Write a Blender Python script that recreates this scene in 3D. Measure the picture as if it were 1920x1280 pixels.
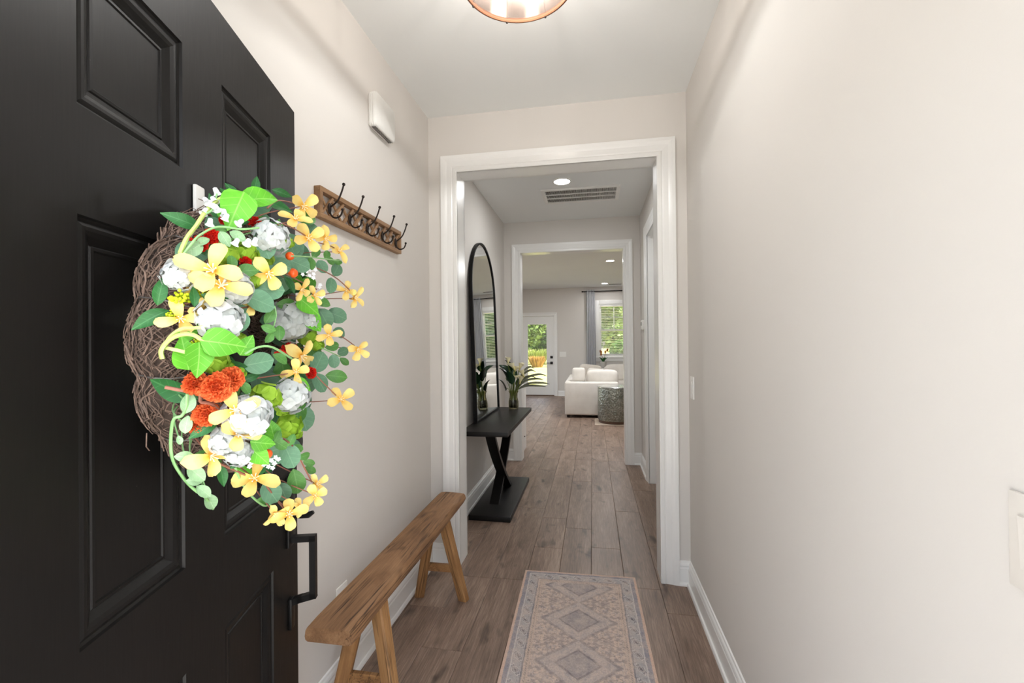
import bpy, bmesh, math, random
from math import sin, cos, pi, radians
from mathutils import Vector, Matrix
random.seed(7)
SC = bpy.context.scene
for _o in list(bpy.data.objects):
    bpy.data.objects.remove(_o, do_unlink=True)
COL = SC.collection

# ------------------------------------------------------------------ camera
FOCAL_PX, YAW, PITCH, ROLL, EYE = 840.57, 0.17714, 0.00417, -0.00941, 1.3477
fwd = Vector((-sin(YAW) * cos(PITCH), cos(YAW) * cos(PITCH), sin(PITCH)))
rgt = Vector((cos(YAW), sin(YAW), 0))
upv = rgt.cross(fwd)
rx = rgt * cos(ROLL) + upv * sin(ROLL)
ux = -rgt * sin(ROLL) + upv * cos(ROLL)
cd = bpy.data.cameras.new('camera')
cd.sensor_width = 36.0
cd.sensor_fit = 'HORIZONTAL'
cd.lens = FOCAL_PX / 1920.0 * 36.0
cd.clip_start = 0.02
cd.clip_end = 300
cam = bpy.data.objects.new('camera', cd)
COL.objects.link(cam)
M = Matrix.Identity(4)
for r in range(3):
    M[r][0], M[r][1], M[r][2] = rx[r], ux[r], -fwd[r]
M[2][3] = EYE
cam.matrix_world = M
SC.camera = cam

# ------------------------------------------------------------------ world, sun, exposure
W = bpy.data.worlds.new('sky')
SC.world = W
W.use_nodes = True
nt = W.node_tree
nt.nodes.clear()
wo = nt.nodes.new('ShaderNodeOutputWorld')
wb = nt.nodes.new('ShaderNodeBackground')
sk = nt.nodes.new('ShaderNodeTexSky')
sk.sky_type = 'NISHITA'
sk.sun_disc = False
sk.sun_elevation = radians(48)
sk.sun_rotation = radians(90)
sk.air_density = 1.0
sk.dust_density = 4.0
sk.ozone_density = 1.0
hs = nt.nodes.new('ShaderNodeHueSaturation')
hs.inputs['Saturation'].default_value = 0.42
nt.links.new(sk.outputs[0], hs.inputs['Color'])
nt.links.new(hs.outputs[0], wb.inputs['Color'])
wb.inputs['Strength'].default_value = SKY_STRENGTH = 0.80
nt.links.new(wb.outputs[0], wo.inputs['Surface'])
sd = bpy.data.lights.new('sun', 'SUN')
sd.energy = 8.0
sd.angle = radians(1.0)
sd.color = (1.0, 0.95, 0.87)
sun = bpy.data.objects.new('sun', sd)
COL.objects.link(sun)
sun.location = (20, 6, 20)
sun.rotation_euler = Vector((0.72, -0.10, 0.69)).to_track_quat('Z', 'Y').to_euler()
SC.view_settings.view_transform = 'Standard'
SC.view_settings.look = 'None'
SC.view_settings.gamma = 1.0
SC.view_settings.use_curve_mapping = False
SC.view_settings.exposure = 0.49
SC.cycles.max_bounces = 12
SC.cycles.diffuse_bounces = 7
SC.cycles.glossy_bounces = 5
SC.cycles.transparent_max_bounces = 24
SC.cycles.transmission_bounces = 8
SC.cycles.caustics_reflective = False
SC.cycles.caustics_refractive = False
SC.cycles.sample_clamp_indirect = 6.0
SC.cycles.use_denoising = True
LAMP_W, CAN_W, CAN2_W = 23.5, 6.8, 13.5

# ------------------------------------------------------------------ node helpers
def S(r, g, b):
    f = lambda c: (c / 255 / 12.92) if c / 255 <= 0.04045 else ((c / 255 + 0.055) / 1.055) ** 2.4
    return (f(r), f(g), f(b), 1.0)

class NT:
    def __init__(self, name):
        self.m = bpy.data.materials.new(name)
        self.m.use_nodes = True
        self.t = self.m.node_tree
        self.t.nodes.clear()
        self.out = self.t.nodes.new('ShaderNodeOutputMaterial')
    def n(self, typ, **kw):
        nd = self.t.nodes.new(typ)
        for k, v in kw.items():
            setattr(nd, k, v)
        return nd
    def put(self, sock, v):
        if isinstance(v, bpy.types.NodeSocket):
            self.t.links.new(v, sock)
        elif v is not None:
            sock.default_value = v
    def math(self, op, a, b=None, c=None, clamp=False):
        nd = self.n('ShaderNodeMath', operation=op, use_clamp=clamp)
        self.put(nd.inputs[0], a)
        if b is not None: self.put(nd.inputs[1], b)
        if c is not None: self.put(nd.inputs[2], c)
        return nd.outputs[0]
    def mix(self, f, a, b, mode='MIX'):
        nd = self.n('ShaderNodeMix', data_type='RGBA', blend_type=mode)
        self.put(nd.inputs[0], f); self.put(nd.inputs[6], a); self.put(nd.inputs[7], b)
        return nd.outputs[2]
    def coords(self, scale=(1, 1, 1), rand=0.0, kind='Object', loc=(0, 0, 0)):
        tc = self.n('ShaderNodeTexCoord')
        mp = self.n('ShaderNodeMapping')
        mp.inputs['Scale'].default_value = scale
        mp.inputs['Location'].default_value = loc
        src = tc.outputs[kind]
        if rand:
            oi = self.n('ShaderNodeObjectInfo')
            va = self.n('ShaderNodeVectorMath', operation='ADD')
            self.t.links.new(src, va.inputs[0])
            mu = self.math('MULTIPLY', oi.outputs['Random'], rand)
            cb = self.n('ShaderNodeCombineXYZ')
            for i in range(3): self.t.links.new(mu, cb.inputs[i])
            self.t.links.new(cb.outputs[0], va.inputs[1])
            src = va.outputs[0]
        self.t.links.new(src, mp.inputs['Vector'])
        return mp.outputs[0]
    def noise(self, vec, scale, detail=4, rough=0.55, dist=0.0):
        nd = self.n('ShaderNodeTexNoise')
        self.put(nd.inputs['Vector'], vec)
        nd.inputs['Scale'].default_value = scale
        nd.inputs['Detail'].default_value = detail
        nd.inputs['Roughness'].default_value = rough
        nd.inputs['Distortion'].default_value = dist
        return nd.outputs['Fac']
    def ramp(self, f, stops):
        nd = self.n('ShaderNodeValToRGB')
        cr = nd.color_ramp
        while len(cr.elements) < len(stops): cr.elements.new(0.5)
        for e, (p, c) in zip(cr.elements, stops):
            e.position = p; e.color = c if len(c) == 4 else (*c, 1)
        self.put(nd.inputs[0], f)
        return nd.outputs[0]
    def bump(self, h, strength=0.2, dist=0.01):
        nd = self.n('ShaderNodeBump')
        nd.inputs['Strength'].default_value = strength
        nd.inputs['Distance'].default_value = dist
        self.put(nd.inputs['Height'], h)
        return nd.outputs[0]
    def bsdf(self, color, rough=0.5, metal=0.0, normal=None, spec=0.5, **kw):
        b = self.n('ShaderNodeBsdfPrincipled')
        self.put(b.inputs['Base Color'], color)
        self.put(b.inputs['Roughness'], rough)
        b.inputs['Metallic'].default_value = metal
        b.inputs['Specular IOR Level'].default_value = spec
        if normal is not None: self.put(b.inputs['Normal'], normal)
        for k, v in kw.items(): self.put(b.inputs[k.replace('_', ' ')], v)
        self.t.links.new(b.outputs[0], self.out.inputs[0])
        return b
def B(v): return (v, v, v, 1)

MATS = {}
def simple(name, rgb, rough=0.5, metal=0.0, var=0.06, nscale=30, bump=0.0, bscale=80, spec=0.5, rand=0.0, **kw):
    if name in MATS: return MATS[name]
    t = NT(name)
    v = t.coords(rand=5.0)
    c = S(*rgb)
    lo = tuple(x * (1 - var) for x in c[:3]); hi = tuple(min(1, x * (1 + var)) for x in c[:3])
    col = t.ramp(t.noise(v, nscale), [(0.3, lo), (0.7, hi)])
    if rand:
        oi = t.n('ShaderNodeObjectInfo')
        col = t.mix(t.math('MULTIPLY', oi.outputs['Random'], rand), col, (c[0] * .45, c[1] * .45, c[2] * .45, 1))
    nrm = t.bump(t.noise(v, bscale), bump, 0.004) if bump else None
    t.bsdf(col, rough, metal, nrm, spec, **kw)
    MATS[name] = t.m
    return t.m

def wood(name, dark, mid, light, scale=(1, 1, 1), rough=0.45, rand=8.0, crack=0.0, randmix=0.0, grain=1.0, spec=0.4):
    """grain runs along local Y"""
    if name in MATS: return MATS[name]
    t = NT(name)
    v = t.coords(scale=scale, rand=rand)
    def mp(sc):
        m = t.n('ShaderNodeMapping'); m.inputs['Scale'].default_value = sc
        t.t.links.new(v, m.inputs['Vector']); return m.outputs[0]
    big = t.noise(mp((5, 0.9, 5)), 2.2, 5, 0.6, 0.8)
    fine = t.noise(mp((60, 2.5, 60)), 3.0, 5, 0.7, 0.2)
    knot = t.noise(mp((5.5, 2.6, 5.5)), 2.0, 2, 0.5, 0.4)
    kf = t.ramp(knot, [(0.62, B(0)), (0.76, B(1))])
    h = t.math('ADD', t.math('MULTIPLY', big, 1 - 0.42 * grain), t.math('MULTIPLY', fine, 0.42 * grain))
    col = t.ramp(h, [(0.28, S(*dark)), (0.5, S(*mid)), (0.70, S(*light))])
    col = t.mix(t.math('MULTIPLY', kf, 0.75), col, S(*[c * 0.55 for c in dark]))
    if crack:
        ck = t.noise(mp((22, 0.55, 22)), 1.6, 3, 0.6, 0.6)
        cf = t.ramp(ck, [(0.462, B(0)), (0.5, B(1)), (0.538, B(0))])
        cm = t.noise(mp((3, 1.2, 3)), 2.0, 2)
        cf = t.math('MULTIPLY', cf, t.ramp(cm, [(0.44, B(0)), (0.54, B(1))]))
        col = t.mix(t.math('MULTIPLY', cf, crack), col, S(46, 32, 22))
        h = t.math('SUBTRACT', h, t.math('MULTIPLY', cf, 0.6))
    if randmix:
        oi = t.n('ShaderNodeObjectInfo')
        f = t.math('MULTIPLY_ADD', oi.outputs['Random'], randmix, 1 - randmix * 0.55)
        cb = t.n('ShaderNodeCombineXYZ')
        for i in range(3): t.t.links.new(f, cb.inputs[i])
        col = t.mix(1.0, col, cb.outputs[0], 'MULTIPLY')
    nrm = t.bump(h, 0.18, 0.004)
    t.bsdf(col, t.math('MULTIPLY_ADD', fine, 0.14, rough - 0.06), 0, nrm, spec)
    MATS[name] = t.m
    return t.m

def glassy(name, tint=(255, 255, 255), gloss=0.08, rough=0.02):
    if name in MATS: return MATS[name]
    t = NT(name)
    tr = t.n('ShaderNodeBsdfTransparent'); tr.inputs[0].default_value = S(*tint)
    gl = t.n('ShaderNodeBsdfGlossy'); gl.inputs['Roughness'].default_value = rough
    fr = t.n('ShaderNodeLayerWeight'); fr.inputs['Blend'].default_value = 0.25
    mx = t.n('ShaderNodeMixShader')
    t.put(mx.inputs[0], t.math('MULTIPLY_ADD', fr.outputs['Fresnel'], 0.7, gloss, clamp=True))
    t.t.links.new(tr.outputs[0], mx.inputs[1]); t.t.links.new(gl.outputs[0], mx.inputs[2])
    t.t.links.new(mx.outputs[0], t.out.inputs[0])
    MATS[name] = t.m
    return t.m

def emitter(name, rgb, strength):
    if name in MATS: return MATS[name]
    t = NT(name)
    e = t.n('ShaderNodeEmission')
    e.inputs[0].default_value = S(*rgb); e.inputs[1].default_value = strength
    t.t.links.new(e.outputs[0], t.out.inputs[0])
    MATS[name] = t.m
    return t.m

def leafmat(name, rgb, rgb2=None, rough=0.5, trans=0.25):
    """thin leaf / petal: diffuse with some translucency, lighter vein along local Y"""
    if name in MATS: return MATS[name]
    t = NT(name)
    v = t.coords(rand=6.0)
    c1 = S(*rgb); c2 = S(*(rgb2 or [x * 0.72 for x in rgb]))
    col = t.ramp(t.noise(v, 45, 3), [(0.35, c2), (0.65, c1)])
    oi = t.n('ShaderNodeObjectInfo')
    f = t.math('MULTIPLY_ADD', oi.outputs['Random'], 0.35, 0.80)
    cb = t.n('ShaderNodeCombineXYZ')
    for i in range(3): t.t.links.new(f, cb.inputs[i])
    col = t.mix(1.0, col, cb.outputs[0], 'MULTIPLY')
    b = t.n('ShaderNodeBsdfPrincipled')
    t.put(b.inputs['Base Color'], col); b.inputs['Roughness'].default_value = rough
    b.inputs['Specular IOR Level'].default_value = 0.35
    tl = t.n('ShaderNodeBsdfTranslucent'); t.put(tl.inputs[0], col)
    mx = t.n('ShaderNodeMixShader'); mx.inputs[0].default_value = trans
    t.t.links.new(b.outputs[0], mx.inputs[1]); t.t.links.new(tl.outputs[0], mx.inputs[2])
    t.t.links.new(mx.outputs[0], t.out.inputs[0])
    MATS[name] = t.m
    return t.m

# ------------------------------------------------------------------ mesh helpers
class MB:
    def __init__(self):
        self.v = []; self.f = []; self.mi = []; self.cur = 0
    def add(self, vs, fs):
        o = len(self.v)
        self.v += [tuple(p) for p in vs]
        for f in fs:
            self.f.append(tuple(i + o for i in f)); self.mi.append(self.cur)
        return self
    def box(self, x0, x1, y0, y1, z0, z1, bev=0.0):
        if bev <= 0:
            vs = [(x, y, z) for z in (z0, z1) for y in (y0, y1) for x in (x0, x1)]
            return self.add(vs, [(0, 2, 3, 1), (4, 5, 7, 6), (0, 1, 5, 4), (2, 6, 7, 3), (0, 4, 6, 2), (1, 3, 7, 5)])
        bm = bmesh.new()
        bmesh.ops.create_cube(bm, size=1.0, matrix=Matrix.LocRotScale(((x0 + x1) / 2, (y0 + y1) / 2, (z0 + z1) / 2), None, (x1 - x0, y1 - y0, z1 - z0)))
        bmesh.ops.bevel(bm, geom=list(bm.edges), offset=bev, segments=2, profile=0.6, affect='EDGES')
        return self.bm(bm)
    def bm(self, bm, mat=None):
        bm.verts.index_update()
        vs = [(mat @ v.co if mat else v.co.copy()) for v in bm.verts]
        fs = [tuple(v.index for v in f.verts) for f in bm.faces]
        bm.free()
        return self.add(vs, fs)
    def tube(self, pts, r, n=8, cap=True, flat=None):
        pts = [Vector(p) for p in pts]
        k = len(pts)
        rs = r if isinstance(r, (list, tuple)) else [r] * k
        vs = []; fs = []
        prev = None
        for i, p in enumerate(pts):
            d = (pts[min(i + 1, k - 1)] - pts[max(i - 1, 0)]).normalized()
            if prev is None:
                a = Vector((0, 0, 1)) if abs(d.z) < 0.9 else Vector((1, 0, 0))
                u = d.cross(a).normalized()
            else:
                u = (prev - d * prev.dot(d)).normalized()
            prev = u
            w = d.cross(u)
            for j in range(n):
                t = 2 * pi * j / n
                vs.append(p + (u * cos(t) + w * sin(t)) * rs[i])
        for i in range(k - 1):
            for j in range(n):
                a = i * n + j; b = i * n + (j + 1) % n
                fs.append((a, b, b + n, a + n))
        if cap:
            fs.append(tuple(range(n - 1, -1, -1))); fs.append(tuple(range((k - 1) * n, k * n)))
        return self.add(vs, fs)
    def lathe(self, prof, n=24, c=(0, 0, 0), cap=True):
        vs = []; fs = []
        for r, z in prof:
            for j in range(n):
                t = 2 * pi * j / n
                vs.append((c[0] + r * cos(t), c[1] + r * sin(t), c[2] + z))
        for i in range(len(prof) - 1):
            for j in range(n):
                a = i * n + j; b = i * n + (j + 1) % n
                fs.append((a, b, b + n, a + n))
        if cap:
            fs.append(tuple(range(n - 1, -1, -1))); fs.append(tuple(range((len(prof) - 1) * n, len(prof) * n)))
        return self.add(vs, fs)
    def ball(self, c, r, n=10, sq=(1, 1, 1)):
        bm = bmesh.new()
        bmesh.ops.create_uvsphere(bm, u_segments=n, v_segments=max(4, n * 2 // 3), radius=r)
        return self.bm(bm, Matrix.Translation(c) @ Matrix.Diagonal((*sq, 1)))
    def prism(self, poly, fn):
        """poly: 2D points; fn(a,b,t) -> 3D for t in 0,1"""
        n = len(poly)
        vs = [fn(a, b, 0) for a, b in poly] + [fn(a, b, 1) for a, b in poly]
        fs = [tuple(range(n - 1, -1, -1)), tuple(range(n, 2 * n))]
        fs += [(i, (i + 1) % n, (i + 1) % n + n, i + n) for i in range(n)]
        return self.add(vs, fs)
    def sweep(self, prof, frames, closed_prof=True):
        """prof 2D points (a,b); frames: list of fn(a,b)->3D"""
        n = len(prof); k = len(frames)
        vs = [fr(a, b) for fr in frames for a, b in prof]
        fs = []
        for i in range(k - 1):
            for j in range(n):
                a = i * n + j; b = i * n + (j + 1) % n
                fs.append((a, b, b + n, a + n))
        fs.append(tuple(range(n - 1, -1, -1))); fs.append(tuple(range((k - 1) * n, k * n)))
        return self.add(vs, fs)
    def mesh(self, name, mats, smooth=None):
        me = bpy.data.meshes.new(name)
        me.from_pydata(self.v, [], self.f)
        for m in (mats if isinstance(mats, (list, tuple)) else [mats]): me.materials.append(m)
        if any(self.mi): me.polygons.foreach_set('material_index', self.mi)
        bm = bmesh.new(); bm.from_mesh(me)
        bmesh.ops.recalc_face_normals(bm, faces=bm.faces)
        bm.to_mesh(me); bm.free()
        if smooth is not None:
            me.polygons.foreach_set('use_smooth', [True] * len(me.polygons))
            if smooth < 179:
                try: me.set_sharp_from_angle(angle=radians(smooth))
                except Exception: pass
        me.update()
        return me
    def build(self, name, mats, parent=None, loc=(0, 0, 0), rot=(0, 0, 0), smooth=None):
        return link(name, self.mesh(name, mats, smooth), parent, loc, rot)
def link(name, me, parent=None, loc=(0, 0, 0), rot=(0, 0, 0), scale=None):
    o = bpy.data.objects.new(name, me)
    COL.objects.link(o)
    if parent: o.parent = parent
    o.location = loc; o.rotation_euler = rot
    if scale is not None: o.scale = (scale,) * 3 if not isinstance(scale, (tuple, list)) else scale
    return o
def empty(name, loc=(0, 0, 0), rz=0.0):
    o = link(name, None, None, loc, (0, 0, rz)); o.empty_display_size = 0.05
    return o
def tag(o, label, cat, group=None, kind=None):
    o['label'] = label; o['category'] = cat
    if group: o['group'] = group
    if kind: o['kind'] = kind
    return o
def copy_tree(o, parent=None):
    c = o.copy(); COL.objects.link(c)
    if parent: c.parent = parent
    for ch in [x for x in SC.objects if x.parent == o]:
        copy_tree(ch, c)
    return c
def bez(p0, p1, p2, n=12, p3=None):
    out = []
    for i in range(n + 1):
        t = i / n
        if p3 is None:
            out.append(tuple((1 - t) ** 2 * a + 2 * t * (1 - t) * b + t * t * c for a, b, c in zip(p0, p1, p2)))
        else:
            out.append(tuple((1 - t) ** 3 * a + 3 * t * (1 - t) ** 2 * b + 3 * t * t * (1 - t) * c + t ** 3 * d for a, b, c, d in zip(p0, p1, p2, p3)))
    return out
def smoothpts(pts, n=4):
    P_ = [Vector(p) for p in pts]; out = []
    for i in range(len(P_) - 1):
        a = P_[max(i - 1, 0)]; b = P_[i]; c = P_[i + 1]; d = P_[min(i + 2, len(P_) - 1)]
        for k in range(n):
            t = k / n
            out.append(0.5 * ((2 * b) + (c - a) * t + (2 * a - 5 * b + 4 * c - d) * t * t + (3 * b - a - 3 * c + d) * t ** 3))
    out.append(P_[-1])
    return out
# ------------------------------------------------------------------ materials of the shell
def paint(name, rgb, rough=0.55, bump=0.05, spec=0.3):
    t = NT(name)
    v = t.coords()
    c = S(*rgb)
    col = t.ramp(t.noise(v, 1.3, 2), [(0.3, tuple(x * 0.975 for x in c[:3])), (0.7, c)])
    t.bsdf(col, rough, 0, t.bump(t.noise(v, 220, 2), bump, 0.002), spec)
    MATS[name] = t.m
    return t.m
M_WALL = paint('wall_paint', (217, 213, 208), 0.75, 0.05, 0.15)
M_CEIL = paint('ceiling_paint', (236, 238, 237), 0.8, 0.08, 0.15)
M_TRIM = paint('trim_paint', (238, 238, 236), 0.28, 0.01, 0.5)
M_FLOOR = wood('floor_wood', (78, 63, 53), (131, 110, 96), (172, 150, 133), rough=0.42, randmix=0.20, spec=0.35, grain=1.35)
M_DARKGAP = simple('subfloor_board', (40, 32, 27), 0.8)
M_BLACKMETAL = simple('black_metal', (24, 23, 23), 0.38, 0.6)
M_WHITEPLASTIC = simple('white_plastic', (234, 233, 229), 0.35, var=0.02)
M_GLASS = glassy('window_glass')

XL, XR, XLH = -0.984, 0.526, -1.000
D1, D1B, D2, D2B, D3 = 2.627, 2.772, 5.102, 5.232, 11.45
H = 2.74
O1 = (-0.8005, 0.3655, 2.390)
O2 = (-0.806, 0.345, 2.384)
LX0, LX1 = -3.4, 4.2
DOOR_X0, DOOR_X1, DOOR_Z = -0.61, 0.345, 2.045
EY0, EY1 = 0.115, 0.285           # entry wall

def holed_wall(name, axis, a0, a1, t0, t1, holes, label):
    """wall of length a0..a1 along axis, thickness t0..t1, holes (a,b,z0,z1)"""
    mb = MB()
    def bx(a, b, z0, z1):
        if b - a < 1e-4 or z1 - z0 < 1e-4: return
        if axis == 'x': mb.box(a, b, t0, t1, z0, z1)
        else: mb.box(t0, t1, a, b, z0, z1)
    cur = a0
    for (a, b, z0, z1) in sorted(holes):
        bx(cur, a, 0, H)
        bx(a, b, 0, z0); bx(a, b, z1, H)
        cur = b
    bx(cur, a1, 0, H)
    o = mb.build(name, M_WALL)
    return tag(o, label, 'wall', kind='structure')

holed_wall('wall_entry', 'x', -1.104, 0.646, EY0, EY1, [(DOOR_X0, DOOR_X1, 0, DOOR_Z)], 'entry wall with the front doorway at the near end of the foyer')
holed_wall('wall_left', 'y', EY1, D1, XL - 0.12, XL, [], 'long beige foyer wall behind the bench and hook rack')
RDY0, RDY1, RDZ = 3.62, 4.44, 2.36
holed_wall('wall_right', 'y', EY1, D1, XR, XR + 0.12, [], 'plain beige foyer wall on the right with switch plates')
holed_wall('wall_foyer', 'x', XL - 0.12, XR + 0.12, D1, D1B, [(O1[0] - .012, O1[1] + .012, 0, O1[2] + .012)], 'beige wall with the first wide cased opening')
holed_wall('wall_hall_left', 'y', D1B, D2, XLH - 0.12, XLH, [], 'beige hallway wall behind the arched mirror')
holed_wall('wall_hall_right', 'y', D1B, D2, XR, XR + 0.12, [(RDY0 - .012, RDY1 + .012, 0, RDZ + .012)], 'beige hallway wall with the side doorway and thermostat')
holed_wall('wall_hall_end', 'x', LX0 - 0.12, LX1 + 0.12, D2, D2B, [(O2[0] - .012, O2[1] + .012, 0, O2[2] + .012)], 'beige wall with the second cased opening into the living room')
BDX0, BDX1, BDZ = -1.80, -0.955, 2.05            # back door opening
WX0, WX1, WZ0, WZ1 = 0.165, 0.915, 0.995, 2.315
holed_wall('wall_back', 'x', LX0 - 0.12, LX1 + 0.12, D3, D3 + 0.14,
           [(BDX0, BDX1, 0, BDZ), (WX0, WX1, WZ0, WZ1), (1.75, 2.67, WZ0, WZ1)], 'far living room wall with the glass door and window')
holed_wall('wall_living_left', 'y', D2B, D3, LX0 - 0.12, LX0, [(6.6, 7.6, 0.9, 2.3), (8.4, 10.2, 0.1, 2.3)], 'left living room wall beyond the hallway')
holed_wall('wall_living_right', 'y', D2B, D3, LX1, LX1 + 0.12, [], 'right living room wall beyond the hallway')

def ceil(name, x0, x1, y0, y1, label):
    tag(MB().box(x0, x1, y0, y1, H, H + 0.1).build(name, M_CEIL), label, 'ceiling', kind='structure')
ceil('ceiling', XL - 0.12, XR + 0.12, EY0, D1B, 'white foyer ceiling above the copper lamp')
ceil('ceiling_hall', XLH - 0.12, XR + 0.12, D1B, D2, 'white hallway ceiling with the air vent')
ceil('ceiling_living', LX0 - 0.12, LX1 + 0.12, D2, D3 + 0.14, 'white living room ceiling with recessed lights')

# ------------------------------------------------------------------ floor: subfloor + planks
floor = MB()
floor.box(XL - 0.12, XR + 0.12, EY0, D2B, -0.08, -0.007)
floor.box(LX0 - 0.12, LX1 + 0.12, D2B, D3 + 0.14, -0.08, -0.007)
floor = floor.build('floor', M_DARKGAP)
tag(floor, 'grey brown wood plank floor running through foyer, hallway and living room', 'floor', kind='structure')
PITCH_X, PX0 = 0.1860, -0.019
def plank_verts(mb, x0, x1, y0, y1):
    g, b = 0.0006, 0.0022
    x0 += g; x1 -= g; y0 += g; y1 -= g
    vs = [(x0, y0, -.007), (x1, y0, -.007), (x1, y1, -.007), (x0, y1, -.007),
          (x0, y0, -.0016), (x1, y0, -.0016), (x1, y1, -.0016), (x0, y1, -.0016),
          (x0 + b, y0 + b, 0), (x1 - b, y0 + b, 0), (x1 - b, y1 - b, 0), (x0 + b, y1 - b, 0)]
    fs = [(8, 9, 10, 11)]
    for k in (0, 4):
        fs += [(k + i, k + (i + 1) % 4, k + 4 + (i + 1) % 4, k + 4 + i) for i in range(4)]
    mb.add(vs, fs)
JOINTS = {-5: [2.2, 3.1], -4: [1.9, 2.52, 3.66, 4.86], -3: [1.25, 2.527, 3.645, 4.772, 6.0, 7.2], -2: [2.25, 2.954, 3.459, 4.584, 5.662, 6.9], -1: [1.6, 3.291, 4.416, 5.55, 6.7],
          0: [1.9, 3.002, 4.10, 5.187, 5.831, 7.05], 1: [1.3, 2.545, 3.678, 4.8, 5.95], 2: [1.2, 2.332, 3.082, 4.216, 5.4, 6.5]}
rp = random.Random(3)
field = MB()
for col in range(-18, 24):
    cx0 = PX0 + col * PITCH_X; cx1 = cx0 + PITCH_X
    js = list(JOINTS.get(col, []))
    y = js[-1] if js else EY0 + rp.uniform(0.2, 1.1)
    if not js: js = [y]
    while y < D3:
        y += rp.choice([1.22, 1.22, 1.22, 0.9, 1.1]); js.append(y)
    js = [EY0] + sorted(js)
    for a, b in zip(js, js[1:] + [99]):
        b = min(b, D3 + 0.0)
        if b - a < 0.02: continue
        for (lo, hi, wx0, wx1) in ((EY0, D2B, XL - 0.0, XR + 0.0), (D2B, D3, LX0, LX1)):
            y0, y1 = max(a, lo), min(b, hi)
            x0, x1 = max(cx0, wx0 if lo == D2B else XLH), min(cx1, wx1)
            if y1 - y0 < 0.01 or x1 - x0 < 0.012: continue
            if lo == D2B and (cx1 < -2.3 or cx0 > 1.5):
                plank_verts(field, x0, x1, y0, y1); continue
            p = MB()
            mx, my = (x0 + x1) / 2, (y0 + y1) / 2
            plank_verts(p, x0 - mx, x1 - mx, y0 - my, y1 - my)
            p.build('plank', M_FLOOR, floor, (mx, my, 0))
_p = MB(); plank_verts(_p, -0.043, 0.043, -0.41, 0.41); _p.build('plank', M_FLOOR, floor, (XR + 0.043, (3.62 + 4.44) / 2, 0))
field = field.build('plank_field', M_FLOOR, floor)
field['kind'] = 'stuff'

# ------------------------------------------------------------------ mouldings
CAS = [(0.0, 0.0), (0.0, 0.011), (0.006, 0.014), (0.022, 0.014), (0.028, 0.0115), (0.034, 0.014), (0.060, 0.0175), (0.070, 0.021), (0.080, 0.0235), (0.098, 0.0245), (0.0985, 0.0)]
def casing(name, axis, face, sgn, a0, a1, zt, parent, w=1.0, legs=True):
    """U-shaped mitred casing around opening a0..a1 up to zt; face = coordinate of the wall face, sgn = direction out of the wall"""
    mb = MB()
    def P3(a, z, d):
        return (a, face + sgn * d, z) if axis == 'x' else (face + sgn * d, a, z)
    prof = [(p * w, d) for p, d in CAS]
    fr = [lambda p, d: P3(a0 - p, 0.0, d), lambda p, d: P3(a0 - p, zt + p, d), lambda p, d: P3(a1 + p, zt + p, d), lambda p, d: P3(a1 + p, 0.0, d)]
    mb.sweep(prof, fr)
    return mb.build(name, M_TRIM, parent)
def jamb(name, axis, t0, t1, a0, a1, zt, parent, th=0.018):
    mb = MB()
    e = 0.004
    def bx(a, b, z0, z1):
        if axis == 'x': mb.box(a, b, t0 - e, t1 + e, z0, z1)
        else: mb.box(t0 - e, t1 + e, a, b, z0, z1)
    bx(a0, a0 + th, 0, zt); bx(a1 - th, a1, 0, zt); bx(a0 + th, a1 - th, zt - th, zt)
    return mb.build(name, M_TRIM, parent)
def trim(n, axis, t0, t1, a0, a1, zt, label, sides=(-1, 1)):
    r = empty('trim_%d' % n); tag(r, label, 'door trim', kind='structure')
    th = 0.012
    jamb('jamb', axis, t0, t1, a0 - th, a1 + th, zt + th, r, th)
    for s in sides:
        casing('casing', axis, t0 if s < 0 else t1, s, a0, a1, zt, r)
    return r
trim(1, 'x', D1, D1B, O1[0], O1[1], O1[2], 'white moulded casing around the first opening, nearest the bench')
trim(2, 'x', D2, D2B, O2[0], O2[1], O2[2], 'white moulded casing around the second opening at the end of the hallway')
trim(3, 'y', XR, XR + 0.12, RDY0, RDY1, RDZ, 'white casing of the side doorway in the right hallway wall', sides=(-1,))
dm = MB(); dm.box(XR + 0.085, XR + 0.118, RDY0 + 0.0005, RDY1 - 0.0005, 0.0006, RDZ - 0.0005)
for (z0, z1) in ((0.25, 0.95), (1.15, 2.1)):
    for (ya, yb) in ((RDY0 + 0.14, RDY0 + 0.36), (RDY0 + 0.46, RDY0 + 0.68)):
        dm.box(XR + 0.079, XR + 0.09, ya, yb, z0, z1, 0.004)
tag(dm.build('door_3', M_TRIM), 'white closed side door set back in the right hallway doorway', 'door', kind='structure')
fr_ = empty('trim_4'); tag(fr_, 'white frame of the front doorway beside the black door', 'door trim', kind='structure')
jamb('jamb', 'x', EY0, EY1, DOOR_X0, DOOR_X1, DOOR_Z, fr_, 0.012)
casing('casing', 'x', EY1, 1, DOOR_X0 + 0.01, DOOR_X1 - 0.01, DOOR_Z - 0.01, fr_, w=0.9)

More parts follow.
